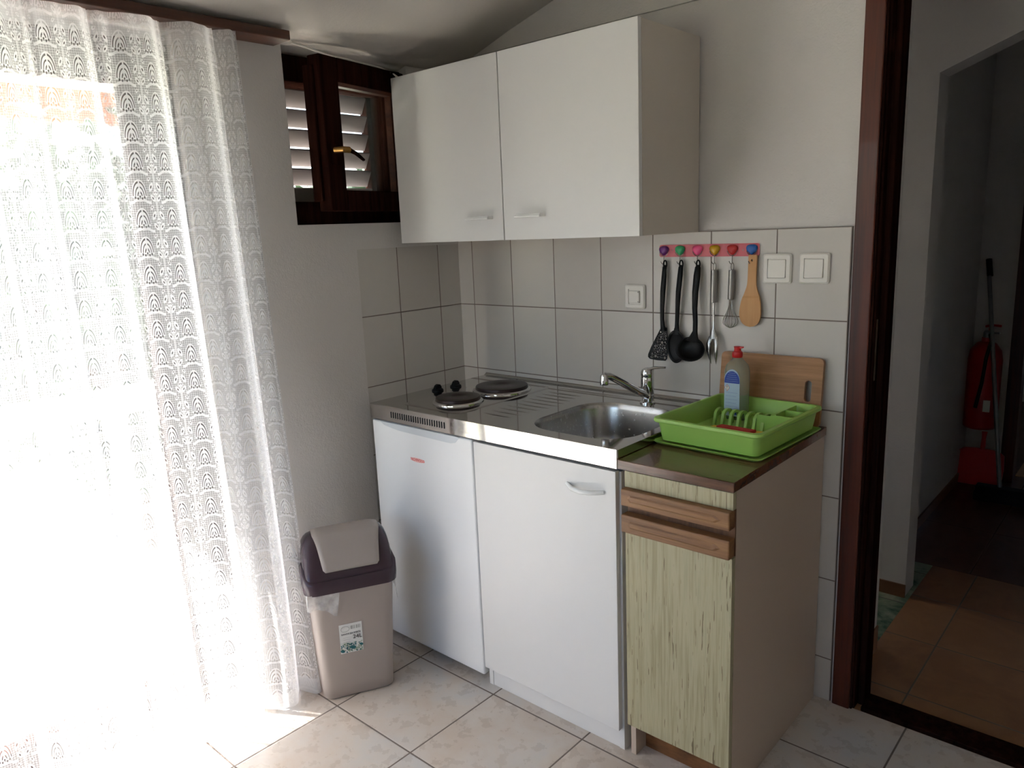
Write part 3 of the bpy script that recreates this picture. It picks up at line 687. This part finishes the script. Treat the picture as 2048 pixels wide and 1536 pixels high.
# bottle
bt = thing('dish_soap_bottle', 'clear washing-up liquid bottle with red cap in the rack', 'bottle', (1.212, -.105, .8552))
def se(cx, cy, hx, hy, z, n=28, p=3.2):
    r = []
    for k in range(n):
        a = 2*PI*k/n; c_, s = math.cos(a), math.sin(a)
        r.append((cx+hx*math.copysign(abs(c_)**(2/p), c_), cy+hy*math.copysign(abs(s)**(2/p), s), z))
    return r
bx, by, bz = 1.212, -.105, .8552
b = MB(); b.loft([se(bx, by, .030, .019, bz), se(bx, by, .033, .022, bz+.004), se(bx, by, .0335, .0225, bz+.05), se(bx, by, .0345, .023, bz+.115), se(bx, by, .0345, .0225, bz+.140), se(bx, by, .030, .020, bz+.158), se(bx, by, .020, .017, bz+.170, p=2.4), se(bx, by, .0135, .0135, bz+.176, p=2), se(bx, by, .0125, .0125, bz+.182, p=2)])
obj('body', b, m_bottle, bt, smooth=True, angle=60)
b = MB(); b.lathe([(.0135, .180), (.0145, .182), (.0150, .190), (.0135, .196), (.0100, .198), (.0095, .206), (.0105, .209), (.0105, .211), (.002, .212)], (bx, by, bz), 24); b.box(bx-.002, bx+.016, by-.006, by+.006, bz+.207, bz+.211); obj('cap', b, m_red, bt, smooth=True, label='red flip cap')
yl = by-.0234
LB = lambda pts, d0, d1: MB().prism(pts, d0, d1, lambda a, c_, d: (a, d, c_))
xl0, xl1 = bx-.027, bx+.019
P = [(xl0, bz+.012), (xl1, bz+.012), (xl1, bz+.118)]+[((xl0+xl1)/2+(xl1-xl0)/2*math.cos(PI*i/12), bz+.118+.030*math.sin(PI*i/12)) for i in range(1, 12)]+[(xl0, bz+.118)]
lb = obj('label', LB(P, yl-.0004, yl+.0006), m_lblue, bt)
P = [(xl0+.0005, bz+.108), (xl1-.0005, bz+.108)]+[((xl0+xl1)/2+(xl1-xl0-.001)/2*math.cos(PI*i/12), bz+.115+.028*math.sin(PI*i/12)) for i in range(0, 13)]
obj('blue_panel', LB(P, yl-.0008, yl-.0004), m_blue, lb, label='dark blue rounded top of the label')
hx_, hz_ = xl0+.0085, bz+.094
obj('hazard_mark', LB([(hx_, hz_-.0105), (hx_+.0075, hz_), (hx_, hz_+.0105), (hx_-.0075, hz_)], yl-.0008, yl-.0004), m_redcloth, lb)
obj('hazard_field', LB([(hx_, hz_-.009), (hx_+.0064, hz_), (hx_, hz_+.009), (hx_-.0064, hz_)], yl-.0010, yl-.0008), m_label, lb)
text('hazard_sign', '!', .015, m_ink, FRONT(hx_, yl-.0011, hz_), lb)
obj('round_mark', LB([(xl1-.010+.0055*math.cos(a*PI/10), bz+.022+.0055*math.sin(a*PI/10)) for a in range(20)], yl-.0008, yl-.0004), m_blue, lb)
m_pp = simple('pale_print', '#8fa6cf', .6)
b = MB()
for k in range(5):
    zz = bz+.080-k*.010; b.box(xl0+.004, xl1-.006-.004*(k % 2), yl-.0006, yl-.0004, zz, zz+.0010)
obj('small_print', b, m_pp, lb)
b = MB()
for k in range(5):
    zz = bz+.137-k*.006; w_ = .010+.0022*k; xm = (xl0+xl1)/2; b.box(xm-w_, xm+w_, yl-.0010, yl-.0008, zz, zz+.0008)
obj('small_print', b, m_pp, lb)

# ================================================================== hook rail and utensils
HY = -.0065
hr = thing('hook_rail', 'pink metal hook rail with six coloured heart knobs on the tiles', 'hook rail', (1.065, HY, 1.333))
V, F = holed(rrect(.1625, .0185, .007, 5, 1.065, 1.3325), [[(.948+.0022*math.cos(a*PI/5), 1.335+.0022*math.sin(a*PI/5)) for a in range(10)], [(1.177+.0022*math.cos(a*PI/5), 1.332+.0022*math.sin(a*PI/5)) for a in range(10)]])
b = MB(); b.add([(x, HY-.0005, z) for x, z in V], F); b.add([(x, HY-.003, z) for x, z in V], F); b.loft([[(x, d, z) for x, z in rrect(.1625, .0185, .007, 5, 1.065, 1.3325)] for d in (HY-.0005, HY-.003)], caps=False)
obj('bar', b, m_pink, hr)
hearts = [(.920, '#6d2b78', 'purple'), (.976, '#3fae72', 'green'), (1.035, '#f0578c', 'pink'), (1.091, '#c99a1c', 'yellow'), (1.147, '#c23434', 'red'), (1.206, '#2f68b8', 'blue')]
for (hx_, colr, nm) in hearts:
    mt = simple(nm+'_enamel', colr, .25); P = []
    for k in range(40):
        a = 2*PI*k/40; xx = 16*math.sin(a)**3*.45+math.sin(a)*8.2; yy = 13.2*math.cos(a)-2.0*math.cos(2*a)-.7*math.cos(3*a); P.append((xx/15.2, yy/14.5))
    b = MB(); s_ = .0165; zc = 1.3355
    secs = []
    for (d, q) in ((-.003, .8), (-.0045, 1.0), (-.008, .97), (-.0115, .80), (-.0135, .5), (-.014, .12)):
        secs.append([(hx_+px*s_*q, HY+d, zc+pz*s_*q*1.02) for px, pz in P])
    b.loft(secs); kn = obj('heart_knob', b, mt, hr, smooth=True, angle=60, label=nm+' heart-shaped knob')
    b = MB(); pts = []
    for i in range(13):
        a = PI*1.05+PI*.9*i/12; pts.append((hx_+.0150*math.cos(a), HY-.007, zc-.002+.0175*math.sin(a)))
    b.tube(pts, .0011, 8)
    b.tube([(hx_, HY-.006, 1.3185), (hx_, HY-.006, 1.306), (hx_, HY-.0065, 1.296), (hx_-.0005, HY-.010, 1.2925), (hx_-.002, HY-.0145, 1.294), (hx_-.004, HY-.018, 1.301)], .0013, 8)
    obj('wire_hook', b, m_wire, kn, smooth=True)
UY = -.0195
def hung(name, label, loc): return thing(name, label, 'kitchen utensil', loc)
def loopring(b, x, z, rx=.004, rz=.009, r=.0012, y=UY+.003):
    pts = [(x+rx*math.cos(a*PI/8), y, z+rz*math.sin(a*PI/8)) for a in range(17)]; b.tube(pts, r, 8)
# black spatula
def black_handle(b, pts, rad, flat=.62): b.tube(pts, rad, 16, flat=flat, ref=(0, 1, 0))
t = hung('slotted_spatula', 'black plastic spatula with many round holes, leftmost on the hook rail', (.93, UY, 1.3))
b = MB(); black_handle(b, [(.928, UY, 1.290), (.9275, UY-.001, 1.283), (.927, UY-.003, 1.26), (.924, UY-.006, 1.21), (.9205, UY-.004, 1.16), (.9185, UY-.001, 1.12), (.9195, UY, 1.10), (.9225, UY, 1.083)], [.004, .0075, .0085, .0090, .0075, .0070, .0075, .0095])
obj('handle', b, m_black, t, smooth=True)
def hole_loop(b, x, z):
    pts = [(x+.0055*math.cos(a*PI/8), UY, z+.012*math.sin(a*PI/8)) for a in range(17)]; b.tube(pts, .0025, 8, caps=False)
b = MB(); hole_loop(b, .9285, 1.292); obj('hanging_eye', b, m_black, t, smooth=True)
out = [(.912, 1.094), (.932, 1.094), (.9365, 1.06), (.938, 1.02), (.9365, .995), (.931, .988), (.90, .9875), (.874, .990), (.8665, .996), (.867, 1.005), (.876, 1.027), (.893, 1.060)]
rnd = random.Random(3); hs_ = []
tries = 0
while len(hs_) < 80 and tries < 9000:
    tries += 1
    z = rnd.uniform(.9955, 1.078); f = (z-.99)/(1.094-.99); xl = .868+f*.044; xr = .938-.004*f
    r_ = rnd.choice((.0045, .0038, .0028, .0018)); x = rnd.uniform(xl+r_+.002, xr-r_-.003)
    if all(math.hypot(x-a, z-c_) > r_+q+.0008 for a, c_, q in hs_): hs_.append((x, z, r_))
V, F = holed(out, [[(x+r_*math.cos(a*PI/5), z+r_*math.sin(a*PI/5)) for a in range(10)] for x, z, r_ in hs_])
b = MB(); b.add([(x, UY+.004-.010*((1.094-z)/.1)**1.5*.6, z) for x, z in V], F); obj('blade', b, m_black, t, solid=.0012)
# black spoon
t = hung('serving_spoon', 'black plastic serving spoon hanging between spatula and ladle', (.985, UY, 1.3))
b = MB(); black_handle(b, [(.984, UY, 1.290), (.9835, UY-.001, 1.283), (.983, UY-.004, 1.26), (.979, UY-.007, 1.21), (.975, UY-.005, 1.16), (.9715, UY-.002, 1.11), (.970, UY, 1.085)], [.004, .0075, .0085, .0088, .0075, .0068, .0085]); obj('handle', b, m_black, t, smooth=True)
b = MB(); hole_loop(b, .9845, 1.292); obj('hanging_eye', b, m_black, t, smooth=True)
def scoop(cx, cz, hw, hh, depth, egg=0, seg=32, rings=8, cy=UY, tilt=0):
    b = MB(); secs = []
    for i in range(rings+1):
        q = 1-i/rings*.97; d = depth*(1-q*q)**.5
        ring_ = []
        for k in range(seg):
            a = 2*PI*k/seg; zz = math.sin(a); w_ = hw*(1-egg*zz)
            z_ = zz*hh*q; ring_.append((cx+math.cos(a)*w_*q, cy+d*.9+tilt*z_, cz+z_))
        secs.append(ring_)
    b.loft(secs, caps=False); b.f.append(tuple(len(b.v)-seg+k for k in range(seg))); return b
b = scoop(.9695, 1.037, .031, .052, .012, -.03, cy=UY-.006); b.tube([(.970, UY-.001, 1.095), (.9698, UY-.003, 1.075)], [.0075, .012], 12, flat=.4, ref=(0, 1, 0)); obj('spoon_head', b, m_black, t, smooth=True, solid=.0022)
# ladle
t = hung('soup_ladle', 'black plastic soup ladle hanging third from left on the rail', (1.04, UY, 1.3))
b = MB(); black_handle(b, [(1.041, UY, 1.290), (1.041, UY-.001, 1.283), (1.0405, UY-.005, 1.26), (1.038, UY-.010, 1.21), (1.0375, UY-.012, 1.16), (1.041, UY-.014, 1.12), (1.0425, UY-.018, 1.09), (1.0415, UY-.024, 1.068)], [.004, .0092, .0110, .0102, .0085, .0078, .0080, .011]); obj('handle', b, m_black, t, smooth=True)
b = MB(); hole_loop(b, 1.0415, 1.292); obj('hanging_eye', b, m_black, t, smooth=True)
b = scoop(1.034, 1.038, .047, .036, .030, .12, cy=UY-.034, tilt=.25); b.tube([(1.042, UY-.017, 1.092), (1.041, UY-.023, 1.075), (1.039, UY-.027, 1.06)], [.007, .013, .024], 14, flat=.25, ref=(0, 1, 0)); obj('ladle_bowl', b, m_black, t, smooth=True, solid=.0024)
# steel fork
t = hung('serving_fork', 'steel two-pronged meat fork hanging under the yellow heart', (1.10, UY, 1.28))
b = MB(); loopring(b, 1.0935, 1.284, .0045, .012); obj('hanging_loop', b, m_wire, t, smooth=True)
b = MB(); b.tube([(1.094, UY, 1.276), (1.094, UY, 1.2755), (1.093, UY, 1.179), (1.093, UY, 1.178)], [.007, .0098, .0098, .007], 20); obj('handle', b, m_handst, t, smooth=True)
b = MB(); b.tube([(1.093, UY, 1.18), (1.093, UY, 1.13), (1.0935, UY-.001, 1.105), (1.0945, UY-.003, 1.09), (1.096, UY-.004, 1.07)], [.0045, .0045, .005, .008, .0145], 16, flat=.5, ref=(0, 1, 0))
for sx in (-1, 1):
    b.tube([(1.096+sx*.0075, UY-.004, 1.075), (1.096+sx*.012, UY-.010, 1.055), (1.0965+sx*.0125, UY-.013, 1.035), (1.097+sx*.010, UY-.009, 1.012), (1.097+sx*.008, UY-.003, .992)], [.0075, .0072, .0062, .0042, .0006], 12, flat=.55, ref=(0, 1, 0))
obj('fork_head', b, m_steelb, t, smooth=True)
# whisk
t = hung('whisk', 'small steel whisk hanging under the red heart', (1.15, UY, 1.28))
b = MB(); loopring(b, 1.150, 1.284, .0045, .012); obj('hanging_loop', b, m_wire, t, smooth=True)
b = MB(); b.tube([(1.150, UY, 1.276), (1.150, UY, 1.2755), (1.148, UY, 1.190), (1.148, UY, 1.189)], [.007, .0092, .0092, .007], 20); obj('handle', b, m_handst, t, smooth=True)
b = MB()
for k in range(7):
    a = k*PI/7+.2; pts = []
    for i in range(25):
        f = i/24; th_ = -PI/2+PI*2*f; w_ = 1-abs(2*f-1); s = math.sin(PI*f)
        zz = 1.190-.085*(math.sin(PI*f)**.8); r_ = .0235*math.sin(2*PI*min(max((f if f < .5 else 1-f)*1.0, 0), .5))**1.0*1.0
        sg = 1 if f < .5 else -1
        r_ = .0045*(1-s)+.0232*(math.sin(PI*s**2.2)**.8 if s < 1 else 0)*sg/sg
        pts.append((1.148+math.cos(a)*r_*sg, UY-.001+math.sin(a)*r_*sg*.62, zz))
    b.tube(pts, .0007, 6)
obj('wire_balloon', b, m_wire, t, smooth=True)
# wooden spoon
out = []
def prof(z):  # half width
    T = [(1.318, .010), (1.314, .0125), (1.27, .0125), (1.235, .0135), (1.215, .019), (1.19, .0275), (1.165, .0315), (1.145, .032), (1.125, .026), (1.115, .014), (1.1125, .004)]
    return T
T = prof(0); cxs = lambda z: 1.2085+.004*(z-1.11)/.2
TT = []
for i in range(len(T)-1):
    p0, p1, p2, p3 = T[max(i-1, 0)], T[i], T[i+1], T[min(i+2, len(T)-1)]
    for k in range(5):
        f = k/5; g = lambda a, b_, c_, d: .5*((2*b_)+(-a+c_)*f+(2*a-5*b_+4*c_-d)*f*f+(-a+3*b_-3*c_+d)*f**3)
        TT.append((g(p0[0], p1[0], p2[0], p3[0]), g(p0[1], p1[1], p2[1], p3[1])))
TT.append((1.1118, .0012)); T = TT
out = [(cxs(z)+w_, z) for z, w_ in T]+[(cxs(z)-w_, z) for z, w_ in reversed(T)]
V, F = holed(out, [[(1.211+.003*math.cos(a*PI/6), 1.303+.003*math.sin(a*PI/6)) for a in range(12)]])
b = MB(); b.add([(x, UY+.002-.004*(1 if z < 1.2 else 0)*(1-((z-1.16)/.05)**2 if abs(z-1.16) < .05 else 0), z) for x, z in V], F)
t = obj('wooden_spoon', b, m_beech, origin=(1.21, UY, 1.3), solid=.006, bevel=.0015); tag(t, 'flat wooden rice spoon hanging under the blue heart', 'kitchen utensil')

# ================================================================== socket and switches
def plate(name, label, cat, x0, x1, z0, z1, kind):
    cx, cz_ = (x0+x1)/2, (z0+z1)/2; hw, hh = (x1-x0)/2, (z1-z0)/2; t = thing(name, label, cat, (cx, HY, cz_))
    def ring(h, v, d, r=.006): return [(a, HY+d, c_) for a, c_ in rrect(h, v, r, 4, cx, cz_)]
    b = MB(); b.loft([ring(hw, hh, -.0003), ring(hw, hh, -.005), ring(hw-.004, hh-.004, -.0095), ring(hw-.014, hh-.014, -.0095, .002), ring(hw-.0145, hh-.0145, -.0055, .002)]); obj('surround', b, m_switch, t, smooth=True, angle=30)
    if kind == 'switch':
        q = hw-.016; b = MB(); b.loft([[(cx-q, HY-.0055, cz_-q), (cx+q, HY-.0055, cz_-q), (cx+q, HY-.0055, cz_+q), (cx-q, HY-.0055, cz_+q)], [(cx-q, HY-.0125, cz_-q), (cx+q, HY-.0125, cz_-q), (cx+q, HY-.0105, cz_+q), (cx-q, HY-.0105, cz_+q)]]); obj('rocker', b, m_switch, t, bevel=.0012)
    else:
        q = hw-.018; b = MB(); b.box(cx-q, cx+q, HY-.0135, HY-.0055, cz_-q, cz_+q); cv = obj('socket_cover', b, m_switch, t, bevel=.002)
        [obj('socket_hinge', MB().box(cx+q-.004, cx+q-.0015, HY-.0142, HY-.0136, za, za+.004), m_inkg, cv) for za in (cz_-q+.002, cz_+q-.006)]
plate('wall_socket', 'white covered wall socket on the tiles above the tap', 'socket', .7755, .8505, 1.149, 1.2265, 'socket')
plate('light_switch', 'white light switch next to the wooden spoon', 'light switch', 1.2405, 1.3225, 1.2375, 1.3205, 'switch')
plate('light_switch', 'white light switch nearest the brown door frame', 'light switch', 1.3435, 1.4255, 1.2385, 1.3215, 'switch')

# ================================================================== waste bin
eu, en = Vector((.464, .886, 0)), Vector((.886, -.464, 0)); eu.normalize(); en.normalize()
BP = Vector((.326, -.860, 0)); BMx = frame(BP, (eu.x, eu.y, 0), (en.x, en.y, 0), (0, 0, 1))  # local (u, n, z)
wb = thing('waste_bin', 'beige swing-top waste bin with dark purple lid beside the fridge', 'waste bin', tuple(BP))
def bs(hu, n0, n1, r, z, u0=0): return [BMx @ Vector((a, c_, z)) for a, c_ in rrect(hu, (n1-n0)/2, r, 6, u0, (n0+n1)/2)]
b = MB(); b.loft([bs(.105, -.155, -.006, .028, .0005), bs(.111, -.161, 0, .03, .006), bs(.113, -.164, .002, .03, .05), bs(.130, -.182, .018, .032, .372), bs(.130, -.182, .018, .032, .378), bs(.127, -.179, .015, .03, .378), bs(.108, -.158, -.004, .028, .010)])
obj('body', b, m_bin, wb, smooth=True, angle=50)
# lid: base skirt with raised ears, arch, swing flap
b = MB(); secs = []
def ear(u, n):
    f = abs(u)/.142; m_ = (n+.09)/.11
    return .052*max(0, (f-.72)/.28)**1.2*max(0, 1-m_*m_) if f > .72 else 0
for (du, dz, er) in ((0.134, .366, 0), (.142, .368, 0), (.144, .385, .2), (.1435, .402, 1), (.138, .410, 1), (.126, .408, .95), (.122, .395, .6)):
    k = du/.142; ring_ = []
    for a, c_ in rrect(du, .110*k, .04*k, 8, 0, -.083):
        ring_.append(BMx @ Vector((a, c_, dz+ear(a/du*.142, c_)*er)))
    secs.append(ring_)
b.loft(secs, caps=False)
prof_ = [(.020, .400), (.018, .415), (.006, .440), (-.012, .470), (-.030, .500), (-.046, .518), (-.066, .528), (-.092, .531), (-.118, .526), (-.138, .512), (-.156, .485), (-.174, .45), (-.192, .415), (-.196, .400)]
def spl(t):
    n = len(prof_)-1; i = min(int(t*n), n-1); f = t*n-i
    p0, p1, p2, p3 = prof_[max(i-1, 0)], prof_[i], prof_[i+1], prof_[min(i+2, n)]
    g = lambda a, b_, c_, d: .5*((2*b_)+(-a+c_)*f+(2*a-5*b_+4*c_-d)*f*f+(-a+3*b_-3*c_+d)*f**3)
    return g(p0[0], p1[0], p2[0], p3[0]), g(p0[1], p1[1], p2[1], p3[1])
def arch(u, t, off=0):
    k = max(0, 1-abs(u/.136)**7)**.25; n, z = spl(t); n = -.088+(n+.088)*(k*.22+.78)+off*(1 if t < .45 else 0); z = .40+(z-.40)*k+off*(.6 if .2 < t < .8 else 0)
    return BMx @ Vector((u, n, z))
us = [-.1355, -.134, -.131, -.127, -.120, -.11, -.09, 0, .09, .11, .120, .127, .131, .134, .1355]
b.loft([[arch(u, i/40) for i in range(41)] for u in us], caps=True, close=False)
obj('lid', b, m_lid, wb, smooth=True, angle=60)
secs = []
for i in range(31):
    t = .13+.62*i/30; f = i/30; hwf = .086+.020*min(1, f*1.9)
    if i == 0: hwf -= .006
    if i == 30: hwf -= .006
    secs.append([arch(.005+hwf*.97*sgn, t, .0035) for sgn in [-1+2*k/12 for k in range(13)]])
b = MB(); b.loft(secs, caps=False, close=False); obj('swing_flap', b, m_bin, wb, smooth=True, angle=0, solid=.003)
# label on the bin
def LBL(u0, u1, z0, z1, off=0):
    f = lambda z: .002+.016*(z-.05)/.322+.0009+off
    return MB().add([BMx @ Vector((u, f(z), z)) for u, z in ((u0, z0), (u1, z0), (u1, z1), (u0, z1))], [(0, 1, 2, 3)])
lb = obj('product_label', LBL(-.050, .020, .154, .2535), m_label, wb, label='white paper label with 24L lettering')
tl = math.atan(.016/.322)
def BL(u, z, off=.0012):
    n_ = .002+.016*(z-.05)/.322+.0009+off; o = BMx @ Vector((u, n_, z))
    ey = Vector((0, 0, 1))*math.cos(tl)+en*math.sin(tl); ez = eu.cross(ey)
    return frame(o, eu, ey, ez)
text('label_capacity', '24L', .019, m_ink, BL(.004, .2055), lb)
text('label_title', 'KANTA ZA SMEĆE', .0072, m_ink, BL(-.015, .2195), lb)
b = MB(); rnd = random.Random(5)
for k in range(20):
    u = -.014+.0015*k; 
    if k in (4, 9, 10, 14): continue
    m_ = LBL(u, u+rnd.choice((.0005, .0009)), .2335, .2455, .0006); b.add(m_.v, m_.f)
obj('barcode', b, m_inkg, lb)
b = MB()
b.tube([BL(-.032, .2370) @ Vector((.0125*math.cos(a*PI/12), .0095*math.sin(a*PI/12), 0)) for a in range(25)], .0004, 6, caps=False)
for k in range(3): m_ = LBL(-.040, -.012-.004*k, .2070-k*.007, .2075-k*.007, .0006); b.add(m_.v, m_.f)
obj('label_ring', b, m_inkg, lb)
for nm_, mt, cnt, sz in (('leaf_print', m_leafink, 70, .0022), ('floral_print', m_teal, 34, .0030)):
    b = MB()
    for k in range(cnt):
        u = rnd.uniform(-.047, .017); z = rnd.uniform(.1565, .188); a0 = rnd.uniform(0, PI); f_ = BL(u, z, .0008 if mt is m_leafink else .0010)
        b.add([f_ @ Vector((sz*(1 if i % 2 else .55)*math.cos(a0+i*PI/4), sz*(1 if i % 2 else .55)*math.sin(a0+i*PI/4), 0)) for i in range(8)], [tuple(range(8))])
    if mt is m_teal:
        for (u, z, s) in ((-.012, .171, .009), (-.044, .163, .007), (.014, .176, .006)):
            f_ = BL(u, z, .0012); b.add([f_ @ Vector((s*math.cos(i*PI/4+.3), s*.8*math.sin(i*PI/4), 0)) for i in range(8)], [tuple(range(8))])
    obj(nm_, b, mt, lb)
# liner bag poking out under the lid
def bagflap(pts_top, pts_bot, n=10, m=8, amp=.006, seed=1):
    rnd = random.Random(seed); V = []; Fc = []
    for i in range(n+1):
        f = i/n; 
        for j in range(m+1):
            g = j/m; p = Vector(pts_top[0])*(1-f)*(1-g)+Vector(pts_top[1])*f*(1-g)+Vector(pts_bot[0])*(1-f)*g+Vector(pts_bot[1])*f*g
            p.y += amp*(.5+.5*math.sin(f*17+g*5+seed))*(.3+g)+rnd.uniform(0, .002); p.z += -.016*g*math.sin(f*PI*1.0)*(-1)+rnd.uniform(-.002, .002)*g
            V.append(BMx @ p)
    for i in range(n):
        for j in range(m): a = i*(m+1)+j; Fc.append((a, a+m+1, a+m+2, a+1))
    return V, Fc
bin_bits = []
for T_, B_, sd_ in ((((-.133, .021, .372), (-.038, .021, .372)), ((-.138, .016, .320), (-.052, .018, .288)), 1), (((-.1335, -.10, .370), (-.1335, .02, .372)), ((-.135, -.09, .335), (-.136, .016, .318)), 2), (((.1335, -.06, .370), (.1335, .012, .370)), ((.137, -.05, .33), (.137, .010, .300)), 4)):
    bin_bits.append(bagflap(T_, B_, seed=sd_))
t = thing('bin_liner', 'thin clear plastic liner bag sticking out under the bin lid', 'bin liner', tuple(BP+Vector((0, 0, .3))))
for V, Fc in bin_bits: obj('bag_edge', MB().add(V, Fc), m_bag, t, smooth=True, angle=0)

# ================================================================== things in the far hall
ex = thing('fire_extinguisher', 'red fire extinguisher hung on the dark hall wall', 'fire extinguisher', (1.41, 2.37, .29))
cx, cy_ = 1.408, 2.371
obj('cylinder', MB().lathe([(.070, .30), (.078, .31), (.078, .66), (.070, .71), (.045, .745), (.024, .755), (.022, .775), (.001, .776)], (cx, cy_, 0), 36), m_extred, ex, smooth=True)
b = MB(); b.lathe([(.018, .772), (.018, .80), (.012, .81), (.001, .811)], (cx, cy_, 0), 20); b.box(cx-.012, cx+.055, cy_-.012, cy_+.012, .795, .803); obj('valve', b, m_grey, ex)
b = MB(); b.tube([(cx-.01, cy_, .83), (cx+.02, cy_, .838), (cx+.06, cy_, .835)], .006, 8); b.tube([(cx+.01, cy_, .80), (cx+.01, cy_, .83)], .005, 8); obj('handle', b, m_red, ex)
b = MB(); b.tube([(cx+.015, cy_-.015, .79), (cx+.03, cy_-.060, .77), (cx+.018, cy_-.086, .68), (cx+.008, cy_-.087, .55), (cx-.012, cy_-.087, .42)], [.008]*4+[.009], 10); obj('hose', b, m_black, ex, smooth=True)
obj('service_label', MB().box(cx+.02, cx+.05, cy_-.0785, cy_-.07, .40, .46), m_label, ex)
obj('bracket', MB().box(cx-.02, cx+.02, cy_+.07, 2.4495, .5, .66), m_grey, ex)
br = thing('broom', 'long-handled broom with dark head leaning by the extinguisher', 'broom', (1.55, 2.2, 0))
b = MB(); b.tube([(1.378, 2.428, 1.168), (1.394, 2.400, 1.085)], .014, 12); obj('grip', b, m_black, br, smooth=True)
b = MB(); b.tube([(1.39, 2.40, 1.085), (1.562, 2.10, .06)], .010, 12); obj('pole', b, m_grey, br, smooth=True)
b = MB(); b.box(1.46, 1.76, 2.07, 2.13, .045, .075); b.box(1.455, 1.765, 2.06, 2.14, .001, .045); obj('head', b, m_brush, br, bevel=.006)
dp = thing('dustpan', 'red plastic dustpan propped on the hall floor under the extinguisher', 'dustpan', (1.44, 2.35, 0))
DM = frame((1.435, 2.30, .002), (1, 0, 0), (0, math.sin(.28), math.cos(.28)), (0, -math.cos(.28), math.sin(.28)))
out = [(-.10, 0), (.10, 0), (.105, .10), (.10, .17), (.075, .19), (.03, .195), (-.03, .195), (-.075, .19), (-.10, .17), (-.105, .10)]
b = MB(); b.loft([[DM @ Vector((a, c_, w_)) for a, c_ in out] for w_ in (0, .003)]); b.loft([[DM @ Vector((a*k, c_, w_)) for a, c_ in out[1:]] for k, w_ in ((1, .003), (1.04, .045))], caps=False, close=False); obj('pan', b, m_red, dp)
b = MB(); b.tube([DM @ Vector((0, .19, .006)), DM @ Vector((0, .25, .012)), DM @ Vector((0, .285, .012))], [.012, .010, .013], 12); obj('handle', b, m_red, dp, smooth=True)
